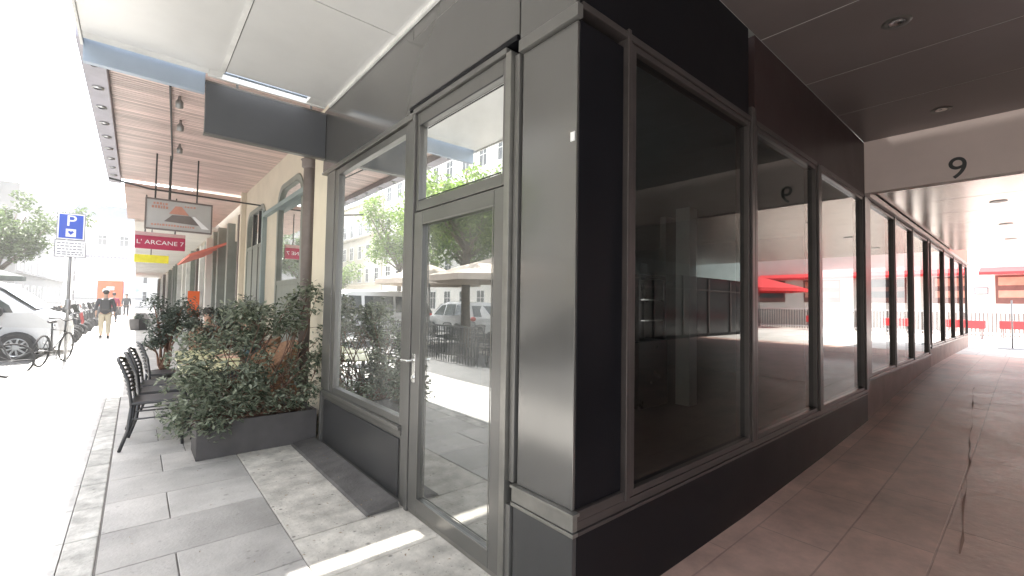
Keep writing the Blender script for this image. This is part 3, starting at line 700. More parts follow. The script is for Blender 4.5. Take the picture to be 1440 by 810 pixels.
# potted tree and hedge planter behind
pt = thing('flower_pot', 'tapering dark pot holding the small round tree beside the tables', 'pot', (.36, 8.6, 0))
MB().lathe([(0, 0), (.14, 0), (.19, .36), (.205, .37), (.205, .40), (.17, .40), (.16, .34), (0, .34)], (.36, 8.6, 0), 24).build('pot', 'planter', pt, smooth=True)
tr = thing('potted_tree', 'small dark round headed tree in the pot beside the tables', 'tree', (.36, 8.6, .34))
shrub(tr, [(.36, 8.6, .34), (.38, 8.62, .34)], [(.2+.1*i % .45, 8.45+.07*(i % 4), .86+.065*i) for i in range(10)] + [(.5, 8.6, 1.3), (.28, 8.6, 1.42), (.42, 8.5, 1.0)], 2600, .03, 31, 'shrubd', .022, (.10, .17))
hp = thing('planter', 'long dark planter box behind the tables beside the potted tree', 'planter', (1.2, 8.9, 0))
MB().box(.65, 8.75, 0, 1.68, 8.78, .5).box(.65, 9.12, 0, 1.68, 9.15, .5).box(.65, 8.781, 0, .68, 9.119, .5).box(1.65, 8.781, 0, 1.68, 9.119, .5).build('box', 'planter', hp, bevel=.004)
MB().box(.682, 8.782, .03, 1.648, 9.118, .45).build('soil', 'soil', hp)
hd = thing('hedge', 'dark leafy hedge growing in the planter behind the tables', 'hedge', (1.2, 8.95, .45))
r = random.Random(41)
shrub(hd, [(.8, 8.95, .45), (1.1, 8.95, .45), (1.4, 8.95, .45)], [(.6+1.1*r.random(), 8.7+.4*r.random(), .7+.85*r.random()) for _ in range(26)], 4200, .032, 43, 'shrubd', .014, (.12, .2))

# ------------------------------------------------------------------ cafe furniture
def make_chair(label):
    t = thing('cafe_chair', label, 'chair', (0, 0, 0), 'dark cafe chairs in a row along the tables')
    # faces +x; origin at centre of the seat on the ground
    def leg(pts): MB().tube(pts, [.016, .017, .015][:len(pts)], 8).build('leg', 'chair', t, smooth=True)
    for sgn in (-1, 1):
        leg([(.20, .19*sgn, .44), (.21, .195*sgn, .2), (.225, .2*sgn, 0)])
        leg([(-.19, .19*sgn, .44), (-.21, .195*sgn, .2), (-.27, .2*sgn, 0)])
        MB().tube([(-.19, .19*sgn, .40), (-.20, .2*sgn, .5), (-.225, .205*sgn, .68), (-.29, .19*sgn, .86)], .015, 8).build('back_post', 'chair', t, smooth=True)
        MB().tube([(.21, .195*sgn, .30), (-.205, .195*sgn, .30)], .009, 6).build('stretcher', 'chair', t, smooth=True)
    se = MB(); se.box(-.21, -.21, .44, .23, .21, .47); se.build('seat', 'chair', t, bevel=.012)
    bk = MB()
    for i in range(8):
        z = .54 + i*.043; x = -.20 - .09*((z-.5)/.36)**1.6
        pts = [(x-.03*(1-(q/3)**2), .195*q/3, z) for q in range(-3, 4)]
        bk.tube(pts, .0125, 6)
    bk.tube([(-.29, -.19, .86), (-.315, -.1, .885), (-.32, 0, .89), (-.315, .1, .885), (-.29, .19, .86)], .016, 8)
    bk.build('backrest', 'chair', t, smooth=True)
    return t
c0 = make_chair('dark slat backed cafe chair nearest the front planter, first of its row')
labs = ['dark slat backed cafe chair second in the row from the front planter', 'dark slat backed cafe chair third in the row from the front planter', 'dark slat backed cafe chair last in the row, by the potted tree']
chp = [(.21, 5.95, -4), (.25, 6.52, 3), (.28, 7.02, -5), (.36, 7.95, 4)]
for i, (x, y, a) in enumerate(chp):
    o = c0 if i == 0 else dup(c0)
    if i: o['label'] = labs[i-1]
    o.location = (x, y, 0); o.rotation_euler.z = R(a)
def make_table(label):
    t = thing('cafe_table', label, 'table', (0, 0, 0), 'cafe tables behind the front planter')
    MB().box(-.33, -.33, .715, .33, .33, .735).build('table_top', 'table', t, bevel=.008)
    MB().tube([(0, 0, .04), (0, 0, .714)], .028, 12).build('column', 'tabled', t, smooth=True)
    for k_ in range(4):
        a = R(45+90*k_); c_, s_ = math.cos(a), math.sin(a)
        MB().tube([(0, 0, .16), (.14*c_, .14*s_, .13), (.24*c_, .24*s_, .07), (.30*c_, .30*s_, .0)], [.02, .02, .018, .02], 8).build('foot', 'tabled', t, smooth=True)
    return t
t0 = make_table('pale yellow square cafe table nearest the front planter')
for i, (x, y) in enumerate([(.72, 6.05), (.74, 6.95), (.78, 7.8)]):
    o = t0 if i == 0 else dup(t0); o.location = (x, y, 0)
    o['label'] = ['pale yellow square cafe table nearest the front planter', 'pale yellow square cafe table in the middle of the three', 'pale yellow square cafe table nearest the hedge'][i]
def make_arm(label):
    t = thing('wicker_chair', label, 'chair', (0, 0, 0), 'brown wicker chairs against the cafe wall')
    for sx in (-1, 1):
        for sy in (-1, 1): MB().tube([(.2*sx, .2*sy, .4), (.23*sx, .22*sy, 0)], .018, 8).build('leg', 'wicker', t, smooth=True)
    MB().box(-.24, -.25, .40, .24, .25, .46).build('seat', 'wicker', t, bevel=.02)
    bk = MB(); n = 14; vs = []; fs = []
    for i in range(n+1):
        a = R(-110 + 220*i/n); 
        top = 1.0 - .26*abs(a/R(110))**2
        x = .27*math.cos(a); y = .28*math.sin(a)
        for z, k_ in ((.44, .92), (.7, 1.0), (top, 1.08)): vs.append((x*k_, y*k_, z))
        for z, k_ in ((.44, .85), (.7, .93), (top, 1.0)): vs.append((x*k_, y*k_, z))
    for i in range(n):
        for j_ in (0, 1, 3, 4): fs.append((i*6+j_, (i+1)*6+j_, (i+1)*6+j_+1, i*6+j_+1))
        fs.append((i*6+2, (i+1)*6+2, (i+1)*6+5, i*6+5))
    bk.add(vs, fs).build('backrest', 'wicker', t, smooth=True)
    return t
w0 = make_arm('brown wicker tub chair nearest the front planter')
for i, (x, y, a) in enumerate([(1.28, 6.0, 12), (1.30, 6.95, -8)]):
    o = w0 if i == 0 else dup(w0); o.location = (x, y, 0); o.rotation_euler.z = R(a)
    o['label'] = ['brown wicker tub chair nearest the front planter', 'brown wicker tub chair further back with the seated person'][i]

# ------------------------------------------------------------------ people
def skinned(name, m, parent, chain, edges, sub=2, root=0, mtx=None):
    me = bpy.data.meshes.new(name)
    me.from_pydata([c[:3] for c in chain], edges, [])
    o = bpy.data.objects.new(name, me); col.objects.link(o); o.parent = parent
    md = o.modifiers.new('skin', 'SKIN'); md.use_smooth_shade = True
    for i, c in enumerate(chain):
        rr_ = c[3] if isinstance(c[3], tuple) else (c[3], c[3]); me.skin_vertices[0].data[i].radius = rr_
    me.skin_vertices[0].data[root].use_root = True
    sd = o.modifiers.new('sub', 'SUBSURF'); sd.levels = sub; sd.render_levels = sub
    me.materials.append(M[m]); return o
def hand(ch, ed, wrist, dirn, side):
    """short finger chains rooted in the palm"""
    w = Vector(ch[wrist][:3]); d = Vector(dirn).normalized(); s_ = Vector(side).normalized()
    p = w + d*.06; ch.append((*p, .024)); pi = len(ch)-1; ed.append((wrist, pi))
    for k_, L_ in zip((-1.5, -.5, .5, 1.5), (.07, .08, .075, .058)):
        q = p + s_*.018*k_ + d*.03; ch.append((*q, .009)); a = len(ch)-1; ed.append((pi, a))
        q2 = q + d*L_*.6; ch.append((*q2, .008)); ed.append((a, a+1)); q3 = q2 + d*L_*.35 + d.cross(s_)*.015; ch.append((*q3, .007)); ed.append((a+1, a+2))
    q = w + d*.03 - s_*.035; ch.append((*q, .010)); a = len(ch)-1; ed.append((wrist, a)); q2 = q + d*.035 - s_*.012; ch.append((*q2, .008)); ed.append((a, a+1))
def walker(label, loc, rz, jacket, trous, bag=True, cap=True, sc_=1., name='person'):
    t = thing('person', label, 'person', (0, 0, 0))
    ch = [(0,0,.95,.085), (0,0,1.12,.095), (0,.0,1.32,.13), (0,0,1.46,.075), (0,.01,1.55,.055), (0,.02,1.64,.085), (0,.02,1.72,.08)]
    ed = [(0,1),(1,2),(2,3),(3,4),(4,5),(5,6)]
    # legs: left forward, right back
    for sx, ky, fy, kz in ((-1, .10, .20, .50), (1, -.02, -.16, .50)):
        b = len(ch); ch += [(.09*sx, 0, .88, .09), (.10*sx, ky, kz, .06), (.10*sx, fy, .09, .042), (.10*sx, fy+.13, .04, .035)]
        ed += [(0, b), (b, b+1), (b+1, b+2), (b+2, b+3)]
    for sx, hy in ((-1, -.10), (1, .14)):
        b = len(ch); ch += [(.18*sx, 0, 1.41, .055), (.24*sx, -.02, 1.14, .042), (.25*sx, hy, .92, .03)]
        ed += [(2, b), (b, b+1), (b+1, b+2)]
        hand(ch, ed, b+2, (0, .2, -1), (0, 1, 0))
    skinned('body', 'skin', t, ch, ed)
    jc = [(0,0,.82,(.18,.14)), (0,0,1.1,(.165,.13)), (0,0,1.32,(.18,.14)), (0,0,1.45,(.1,.09))]; je = [(0,1),(1,2),(2,3)]
    for sx, hy in ((-1, -.09), (1, .13)):
        b = len(jc); jc += [(.19*sx, 0, 1.40, .075), (.25*sx, -.02, 1.14, .06), (.255*sx, hy*.8, .96, .045)]; je += [(2, b), (b, b+1), (b+1, b+2)]
    skinned('jacket', jacket, t, jc, je)
    tc = [(0,0,.98,(.15,.12))]; te = []
    for sx, ky, fy, kz in ((-1, .10, .20, .50), (1, -.02, -.16, .50)):
        b = len(tc); tc += [(.09*sx, 0, .84, .105), (.10*sx, ky, kz, .08), (.10*sx, fy, .12, .068)]; te += [(0, b), (b, b+1), (b+1, b+2)]
    skinned('trousers', trous, t, tc, te)
    for sx, fy in ((-1, .20), (1, -.16)): MB().box(.055*sx-.0 if sx > 0 else -.145, fy-.06, 0, .145 if sx > 0 else -.055, fy+.2, .085).build('shoe', 'black', t, bevel=.03)
    MB().ball((0, -.015, 1.70), .098, 14, 10, (.95, 1.0, 1.05)).build('hair', 'hair', t, smooth=True)
    MB().ball((0, .115, 1.655), .018, 8, 6).box(-.04, .098, 1.68, -.02, .105, 1.69).box(.02, .098, 1.68, .04, .105, 1.69).box(-.025, .096, 1.612, .025, .102, 1.618).build('face', 'skin', t, smooth=True)
    if cap:
        MB().lathe([(.0, .13), (.06, .12), (.1, .07), (.108, .0)], (0, .01, 1.70), 18).box(-.07, .08, 1.70, .07, .20, 1.712).build('cap', 'signwhite', t, smooth=True)
    if bag: MB().box(-.15, -.30, 1.02, .15, -.13, 1.44).build('backpack', 'black', t, bevel=.05)
    t.location = loc; t.rotation_euler.z = R(rz); t.scale = (sc_,)*3
    return t
walker('man walking away in dark jacket, khaki trousers, white cap and backpack', (-.84, 22.2, 0), 2, 'jacket', 'khaki')
walker('distant walker in dark clothes beside the shop fronts', (-.55, 46, 0), 180, 'jacket', 'darkcloth', False, False)
walker('distant walker in a red top ahead of the man with the backpack', (-1.0, 36, 0), 10, 'signred', 'darkcloth', False, False)
def sitter(label, loc, rz, top):
    t = thing('person', label, 'person', (0, 0, 0))   # faces +y locally
    ch = [(0,0,.56,.12), (0,.0,.75,.115), (0,.02,.95,.13), (0,.03,1.08,.07), (0,.05,1.15,.052), (0,.08,1.24,.085), (0,.08,1.31,.078)]
    ed = [(0,1),(1,2),(2,3),(3,4),(4,5),(5,6)]
    for sx in (-1, 1):
        b = len(ch); ch += [(.1*sx, .06, .53, .09), (.12*sx, .44, .52, .065), (.12*sx, .46, .10, .042), (.12*sx, .58, .045, .035)]; ed += [(0, b), (b, b+1), (b+1, b+2), (b+2, b+3)]
        b = len(ch); ch += [(.18*sx, .02, 1.03, .055), (.25*sx, .12, .80, .042), (.16*sx, .36, .79, .03)]; ed += [(2, b), (b, b+1), (b+1, b+2)]
        hand(ch, ed, b+2, (-.3*sx, 1, 0), (sx, 0, 0))
    skinned('body', 'skin', t, ch, ed)
    jc = [(0,0,.5,(.16,.14)), (0,0,.75,(.155,.13)), (0,.02,.95,(.18,.14)), (0,.03,1.06,(.09,.08))]; je = [(0,1),(1,2),(2,3)]
    for sx in (-1, 1):
        b = len(jc); jc += [(.19*sx, .02, 1.02, .075), (.26*sx, .12, .80, .058)]; je += [(2, b), (b, b+1)]
    skinned('shirt', top, t, jc, je)
    tc = [(0,0,.53,(.15,.13))]; te = []
    for sx in (-1, 1):
        b = len(tc); tc += [(.1*sx, .08, .53, .1), (.12*sx, .44, .525, .078), (.12*sx, .46, .14, .06)]; te += [(0, b), (b, b+1), (b+1, b+2)]
    skinned('trousers', 'darkcloth', t, tc, te)
    MB().ball((0, .045, 1.31), .098, 14, 10, (.96, 1.0, 1.0)).build('hair', 'hair', t, smooth=True)
    MB().ball((0, .17, 1.235), .018, 8, 6).build('nose', 'skin', t, smooth=True)
    t.location = loc; t.rotation_euler.z = R(rz); return t
sitter('person in teal shirt seated in the wicker chair at the middle table', (1.26, 6.95, -.06), 82, 'bluecloth')
w3 = dup(w0); w3.location = (1.02, 9.72, 0); w3.rotation_euler.z = R(-95); w3['label'] = 'brown wicker tub chair furthest back, beyond the hedge'
sitter('person in brown patterned shirt seated beyond the hedge', (1.02, 9.72, -.06), 175, 'brownshirt')

# ------------------------------------------------------------------ parking sign, bicycles, scooters, vehicles
ps = thing('parking_sign', 'blue parking sign above a small white text plate on a grey post', 'sign', (-1.2, 14.5, 0))
MB().tube([(-1.2, 14.55, 0), (-1.2, 14.55, 3.42)], .03, 14).build('post', 'galv', ps, smooth=True)
MB().lathe([(.05, 1.2), (.05, 1.42), (.03, 1.44)], (-1.2, 14.55, 0), 14).build('collar', 'galv', ps, smooth=True)
MB().box(-1.445, 14.50, 2.815, -.965, 14.515, 3.445).box(-1.465, 14.50, 2.415, -.935, 14.515, 2.812).build('rim', 'signgrey', ps)
pn = MB().box(-1.43, 14.49, 2.83, -.98, 14.499, 3.43).build('blue_plate', 'signwhite', ps, bevel=.004)
MB().box(-1.405, 14.484, 2.855, -1.005, 14.489, 3.405).build('blue_field', 'signblue', pn)
text('P', .36, 'letter', 'signwhite', pn, (-1.205, 14.480, 3.25), (R(90), 0, 0), .002)
MB().box(-1.29, 14.478, 2.89, -1.12, 14.483, 3.07).build('pictogram', 'signwhite', pn)
MB().prism([(-1.26, 3.0), (-1.205, 2.93), (-1.15, 3.0), (-1.18, 3.03), (-1.205, 3.01), (-1.23, 3.03)], 'y', 14.473, 14.477).build('pictogram_arrow', 'signblue', pn)
tp = MB().box(-1.45, 14.49, 2.43, -.95, 14.499, 2.80).build('text_plate', 'signwhite', ps, bevel=.004)
tx = MB(); rr = random.Random(9)
for zz in (2.73, 2.66, 2.59, 2.52, 2.47):
    x = -1.42
    while x < -1.0: wd_ = rr.uniform(.03, .08); tx.box(x, 14.485, zz, min(x+wd_, -.98), 14.489, zz+.022); x += wd_+.02
tx.build('lettering', 'signgrey', tp)

def bicycle(label):
    t = thing('bicycle', label, 'bicycle', (0, 0, 0), 'bicycles at the kerb')
    for x in (-.52, .52):
        w = MB().ring((x, 0, .34), .32, .02, 'y', 28, 8).build('wheel', 'rubber', t, smooth=True)
        sp_ = MB()
        for k_ in range(12):
            a = math.pi*2*k_/12; sp_.tube([(x, 0, .34), (x+.31*math.cos(a), 0, .34+.31*math.sin(a))], .0025, 4)
        sp_.tube([(x, -.04, .34), (x, .04, .34)], .02, 8); sp_.build('spokes', 'galv', w)
    MB().tube([(-.52, 0, .34), (-.1, 0, .3), (.36, 0, .72), (-.22, 0, .78), (-.1, 0, .3)], .018, 8).tube([(-.52, 0, .34), (-.2, 0, .72)], .011, 6).tube([(.52, 0, .34), (.36, 0, .72), (.33, 0, .92)], .017, 8).tube([(-.2, 0, .72), (-.25, 0, .92)], .014, 8).build('frame', 'bikeblack', t, smooth=True)
    MB().tube([(.30, -.28, .98), (.36, -.12, 1.0), (.33, 0, .93), (.36, .12, 1.0), (.30, .28, .98)], .012, 8).build('handlebar', 'black', t, smooth=True)
    MB().ball((-.26, 0, .95), .1, 12, 8, (1.3, .7, .35)).build('saddle', 'black', t, smooth=True)
    MB().ring((-.1, 0, .3), .08, .008, 'y', 16, 6).tube([(-.1, -.06, .3), (-.1, -.1, .14)], .01, 6).tube([(-.1, .06, .3), (-.1, .1, .46)], .01, 6).box(-.15, -.15, .13, -.05, -.07, .15).box(-.15, .07, .45, -.05, .15, .47).build('crank', 'galv', t, smooth=False)
    return t
b0 = bicycle('dark bicycle leaning beside the parking sign post'); b0.location = (-1.36, 14.1, 0); b0.rotation_euler = (R(4), 0, R(74))
b1 = dup(b0); b1['label'] = 'second dark bicycle partly out of view at the left edge'; b1.location = (-2.32, 12.9, -.12); b1.rotation_euler = (R(-3), 0, R(18))

def scooter(label, paint):
    t = thing('motor_scooter', label, 'scooter', (0, 0, 0), 'motor scooters parked along the kerb')  # heads +x
    for x in (-.62, .66):
        w = MB().ring((x, 0, .27), .205, .065, 'y', 22, 10).build('wheel', 'rubber', t, smooth=True)
        MB().tube([(x, -.04, .27), (x, .04, .27)], .15, 16).build('rim', 'silver', w, smooth=True)
    MB().prism([(-.78, .42), (-.80, .70), (-.62, .78), (-.05, .72), (.08, .38), (.36, .34), (.44, .40), (.50, .92), (.60, .98), (.66, .55), (.58, .34), (.36, .22), (-.2, .22), (-.42, .34)], 'y', -.16, .16).build('body', paint, t, bevel=.04)
    MB().prism([(-.70, .785), (-.66, .84), (-.40, .82), (-.08, .80), (-.02, .74), (-.3, .76)], 'y', -.14, .14).build('seat', 'black', t, bevel=.03)
    MB().tube([(.66, -.07, .27), (.60, -.07, .62), (.50, 0, 1.0)], .022, 8).tube([(.66, .07, .27), (.60, .07, .62), (.50, 0, 1.0)], .022, 8).build('fork', 'galv', t, smooth=True)
    MB().tube([(.40, -.36, 1.06), (.48, -.15, 1.04), (.50, 0, 1.0), (.48, .15, 1.04), (.40, .36, 1.06)], .018, 8).build('handlebar', 'black', t, smooth=True)
    for sy in (-1, 1):
        m_ = MB().tube([(.47, .2*sy, 1.05), (.46, .30*sy, 1.22)], .008, 6).ball((.46, .31*sy, 1.25), .06, 10, 6, (.3, 1, .7)).build('mirror', 'black', t, smooth=True)
    MB().quad((.60, -.17, 1.0), (.60, .17, 1.0), (.50, .14, 1.32), (.50, -.14, 1.32)).build('windscreen', 'glassF', t)
    MB().ball((.60, 0, .86), .075, 12, 8, (.6, 1, .9)).build('headlight', 'silver', t, smooth=True)
    MB().box(-.98, -.17, .86, -.66, .17, 1.16).build('top_box', 'black', t, bevel=.04)
    return t
s0 = scooter('black scooter parked nearest the van in the kerbside row', 'bikeblack')
s1 = scooter('red scooter parked in the kerbside row behind the black ones', 'bikered')
r = random.Random(5); words = ['second', 'third', 'fourth', 'fifth', 'sixth', 'seventh', 'eighth', 'ninth', 'tenth', 'eleventh', 'twelfth', 'thirteenth', 'fourteenth', 'fifteenth', 'sixteenth', 'seventeenth']
for i in range(17):
    o = s0 if i == 0 else (s1 if i == 6 else dup(s0))
    o.location = (-2.35 + r.uniform(-.12, .12), 19.2 + i*1.25 + r.uniform(-.15, .15), -.12); o.rotation_euler = (R(r.uniform(3, 9)), 0, R(r.uniform(-28, 8)))
    if i and i != 6: o['label'] = f'black scooter, {words[i-1]} along the kerbside row counted from the van'

def vehicle(name, label, cat, prof, belt, width, wheels, wr, wins, paint='white', taper=.13, group=None, front=None, lights=None, handle=()):
    """prof: closed side outline (x,z); body narrows above the belt line; heads +x"""
    t = thing(name, label, cat, (0, 0, 0), group)
    hw = width/2; zt = max(p[1] for p in prof)
    def W(z, x=0): return hw - (taper * max(0, (z-belt)/(zt-belt))) - .05*max(0, (.45-z))
    x_hi = max(p[0] for p in prof); x_lo = min(p[0] for p in prof)
    def W2(x, z):
        e = min(x_hi-x, x-x_lo)
        return W(z) - .16*max(0, 1-e/.5)**2
    n = len(prof); mb = MB(); vs = []
    for sgn in (-1, -.72, 0, .72, 1):
        for (x, z) in prof:
            crown = (1-abs(sgn)**2)
            cx_ = x + (.10*crown if x > x_hi-.9 else (-.06*crown if x < x_lo+.3 else 0))
            vs.append((cx_, W2(x, z)*sgn, z + (.05*crown if z > belt+.3 else .02*crown if z > .6 else 0)))
    fs = [tuple(range(n)), tuple(range(4*n, 5*n))[::-1]]
    for s_ in range(4):
        for i in range(n): fs.append((s_*n+i, s_*n+n+i, s_*n+n+(i+1) % n, s_*n+(i+1) % n))
    mb.add(vs, fs); bo = mb.build('body', paint, t, bevel=.03, smooth=False)
    for sy in (-1, 1):
        for kx, poly in enumerate(wins):
            gl_ = MB(); pts = [(x, sy*(W2(x, z)+.006), z) for (x, z) in poly]; pts2 = [(x, sy*(W2(x, z)-.02), z) for (x, z) in poly]
            k_ = len(poly); gl_.add(pts+pts2, [tuple(range(k_)), tuple(range(k_, 2*k_))[::-1]] + [(i, i+k_, (i+1) % k_+k_, (i+1) % k_) for i in range(k_)])
            gl_.build('side_window', 'darkglass', t)
        for xw in wheels:
            ac = MB(); ac.add([(xw+1.17*wr*math.cos(R(a)), sy*(hw-.018+.022), .0+wr+1.17*wr*math.sin(R(a))) for a in range(0, 360, 15)], [tuple(range(24))]); ac.build('wheel_arch', 'black', t)
            w = MB().tube([(xw, sy*(hw-.19), wr), (xw, sy*(hw-.17), wr), (xw, sy*(hw+.0), wr), (xw, sy*(hw+.02), wr)], [wr*.93, wr, wr, wr*.95], 28).build('wheel', 'rubber', t, smooth=False)
            rm_ = MB().lathe([(wr*.68, 0), (wr*.66, .008), (wr*.6, .0)], (0, 0, 0), 24)
            for k_ in range(9):
                a = math.pi*2*k_/9; rm_.tube([(0, 0, .01), (wr*.62*math.cos(a), wr*.62*math.sin(a), .006)], .022, 6)
            rm_.tube([(0, 0, 0), (0, 0, .02)], .06, 12)
            rm_.v = [(xw+p[0], sy*(hw+.022+p[2]), wr+p[1]) for p in rm_.v]; rm_.build('rim', 'silver', w, fix=True)
        for hx, hz in handle: MB().box(hx-.09, sy*(hw)-.02, hz, hx+.09, sy*(hw)+.02, hz+.03).build('door_handle', 'black', t, bevel=.008)
    if front:
        (xa, za), (xb, zb) = front; mb = MB(); hwA = W(za)-.1; hwB = W(zb)-.06
        nx_, nz_ = (zb-za), -(xb-xa); L_ = math.hypot(nx_, nz_); ox, oz = (nx_/L_*.012, nz_/L_*.012) if nx_ > 0 or nz_ > 0 else (-nx_/L_*.012, -nz_/L_*.012)
        ox, oz = abs(ox)*1.0+.07, abs(oz)+.045
        mb.quad((xa+ox, -hwA, za+oz), (xa+ox, hwA, za+oz), (xb+ox, hwB, zb+oz), (xb+ox, -hwB, zb+oz)).build('windscreen', 'darkglass', t)
    for (lx, lz, m_, nm) in (lights or []):
        for sy in (-1, 1): MB().ball((lx, sy*(W2(lx, lz)-.12), lz), .12, 12, 8, (.5, 1.1, .8)).build(nm, m_, t, smooth=True)
    return t
van = vehicle('parked_van', 'white van parked nose to the kerb beside the parking sign', 'van',
    [(0, .28), (.0, .80), (-.06, 1.04), (-.22, 1.15), (-.45, 1.22), (-1.30, 1.93), (-1.6, 2.03), (-4.6, 2.04), (-4.78, 1.85), (-4.85, 1.0), (-4.85, .32)], 1.15, 1.9, (-.72, -3.75), .335,
    [[(-.80, 1.20), (-1.4, 1.20), (-1.85, 1.2), (-1.85, 1.84), (-1.42, 1.84), (-.88, 1.38)], [(-2.0, 1.2), (-3.2, 1.2), (-3.2, 1.84), (-2.0, 1.84)], [(-3.32, 1.2), (-4.6, 1.2), (-4.6, 1.82), (-3.32, 1.84)]],
    front=((-.50, 1.25), (-1.28, 1.90)), lights=[(-.10, .86, 'silver', 'headlight')], handle=((-1.75, 1.05),))
for sy in (-1, 1):
    MB().ball((-1.02, sy*1.07, 1.22), .13, 12, 8, (.7, .55, 1)).build('wing_mirror', 'black', van, smooth=True)
    MB().box(-1.72, sy*.951-.003, .80, -1.58, sy*.951+.003, .90).build('badge', 'signgrey', van)
    MB().box(-4.6, sy*.96-.006, .50, -1.2, sy*.96+.006, .58).build('side_moulding', mat('grey_moulding', (.3, .3, .31), .6), van, bevel=.004)
van.location = (-1.42, 17.2, -.12); van.rotation_euler.z = R(-5)
suvp = [(0, .32), (0, .72), (-.12, .90), (-1.0, 1.03), (-1.75, 1.55), (-2.4, 1.66), (-4.1, 1.62), (-4.5, 1.10), (-4.62, .95), (-4.65, .35)]
suvw = [[(-1.25, 1.06), (-2.3, 1.06), (-2.3, 1.54), (-1.9, 1.5)], [(-2.4, 1.06), (-3.3, 1.06), (-3.25, 1.56), (-2.4, 1.56)], [(-3.4, 1.08), (-4.2, 1.12), (-3.95, 1.5), (-3.38, 1.54)]]
def suv(label, paint):
    o = vehicle('parked_car', label, 'car', suvp, 1.03, 1.84, (-.85, -3.65), .35, suvw, paint, .2, 'cars parked across the street', ((-1.05, 1.06), (-1.72, 1.52)), [(-.05, .75, 'silver', 'headlight'), (-4.62, .95, 'red', 'tail_light')])
    MB().quad((-4.60, -.62, 1.05), (-4.60, .62, 1.05), (-4.24, .52, 1.50), (-4.24, -.52, 1.50)).build('rear_window', 'darkglass', o)
    MB().box(-4.72, -.26, .72, -4.70, .26, .84).build('number_plate', 'signwhite', o)
    return o
c1 = suv('white estate car across the street seen in the glass door', 'white'); c1.location = (-8.7, 19.6, -.12); c1.rotation_euler.z = R(96)
dk = mat('grey_car_paint', (.12, .125, .13), .3, .4, .05, coat=.5); M['dkpaint'] = dk
c2 = suv('grey estate car parked in the road beyond the white one', 'dkpaint'); c2.location = (-8.6, 26.2, -.12); c2.rotation_euler.z = R(90)
c3 = dup(c1); c3['label'] = 'white estate car parked furthest along the road'; c3.location = (-8.7, 33.5, -.12); c3.rotation_euler.z = R(90)
c4 = dup(c2); c4['label'] = 'grey estate car parked nearest across the street'; c4.location = (-8.7, 12.0, -.12); c4.rotation_euler.z = R(90)

# ------------------------------------------------------------------ terrace seen in the glass: parasols, chairs, railings
def parasol(name, label, loc, half, z0, z1, m, group):
    t = thing(name, label, 'parasol', loc, group); x, y, z = loc
    MB().tube([(x, y, z), (x, y, z1+.1)], .03, 10).build('pole', 'galv', t, smooth=True)
    mb = MB(); n = 8
    ring = [(x+half*math.cos(R(22.5+45*k_))*1.08, y+half*math.sin(R(22.5+45*k_))*1.08, z0) for k_ in range(n)]
    low = [(p[0], p[1], p[2]-.18) for p in ring]
    mb.add([(x, y, z1)]+ring+low, [(0, 1+k_, 1+(k_+1) % n) for k_ in range(n)] + [(1+k_, 1+n+k_, 1+n+(k_+1) % n, 1+(k_+1) % n) for k_ in range(n)])
    mb.build('canopy', m, t)
    rb = MB()
    for p in ring: rb.tube([(x, y, z1-.02), (p[0], p[1], p[2]-.01)], .01, 5)
    rb.build('ribs', 'galv', t)
    MB().box(x-.35, y-.35, z, x+.35, y+.35, z+.08).build('base', 'stone', t, bevel=.02)
    return t
parasol('parasol', 'beige parasol over the terrace nearest the sunlit pavement', (-5.6, 11.2, -.12), 1.9, 2.35, 3.0, 'parasol', 'beige terrace parasols')
parasol('parasol', 'second beige parasol over the terrace, further along', (-5.6, 15.3, -.12), 1.9, 2.35, 3.0, 'parasol', 'beige terrace parasols')
parasol('parasol', 'dark green parasol beyond the van', (-4.9, 29, -.12), 1.1, 2.35, 2.75, 'parasolg', None)
r = random.Random(17); k_ = 0
tch = None
for i in range(4):
    for j_ in range(4):
        o = dup(c0); o.location = (-4.0 - i*.9, 9.4 + j_*1.5, -.12); o.rotation_euler.z = R(90*(j_ % 2)*2 + r.uniform(-20, 20) + 90)
        o['group'] = 'dark chairs on the terrace across the parking'; o['label'] = 'dark slat backed chair on the terrace under the beige parasols'
tf = thing('terrace_fence', 'low dark railing around the terrace in the street', 'fence', (-3.4, 12, 0))
fm = MB()
for i in range(60): fm.box(-3.42, 9+i*.13, -.1, -3.4, 9.02+i*.13, .85)
fm.build('bars', 'darkseam', tf); MB().box(-3.43, 9, .85, -3.39, 16.8, .89).box(-3.43, 9, .1, -3.39, 16.8, .13).build('rail', 'darkseam', tf)

# ------------------------------------------------------------------ trees
def tree(label, loc, h, cr, n, size, seed, m, group, name='street_tree', low=.45):
    x, y, z = loc; r = random.Random(seed); t = thing(name, label, 'tree', loc, group); tk = MB(); cl = []
    top = h*low
    tk.tube([(x, y, z), (x+.05, y, z+top*.5), (x, y+.05, z+top)], [.2, .16, .13], 10)
    for i in range(13):
        a = i*2.4 + r.uniform(-.3, .3); e = r.uniform(.25, 1.2); L_ = cr*r.uniform(.6, 1.0)
        p0 = Vector((x, y, z+top*r.uniform(.8, 1.0))); d = Vector((math.cos(a)*math.cos(e), math.sin(a)*math.cos(e), math.sin(e)))
        p1 = p0 + d*L_*.55 + Vector((0, 0, .2)); p2 = p0 + d*L_ * (1.25 if e > .8 else 1) + Vector((0, 0, .35*L_*(h-top)/cr*.5))
        tk.tube([p0, p1, p2], [.07, .045, .02], 6)
        for q in (p1, p2, p1.lerp(p2, .5)):
            for _ in range(2):
                c = q + Vector((r.gauss(0, .3), r.gauss(0, .3), r.gauss(0, .22)))*cr*.5; cl.append((c.x, c.y, c.z, cr*r.uniform(.14, .30)))
    tk.build('trunk', 'bark', t, smooth=True); leafcloud(cl, n, size, seed+1).build('crown', m, t, fix=False)
    return t
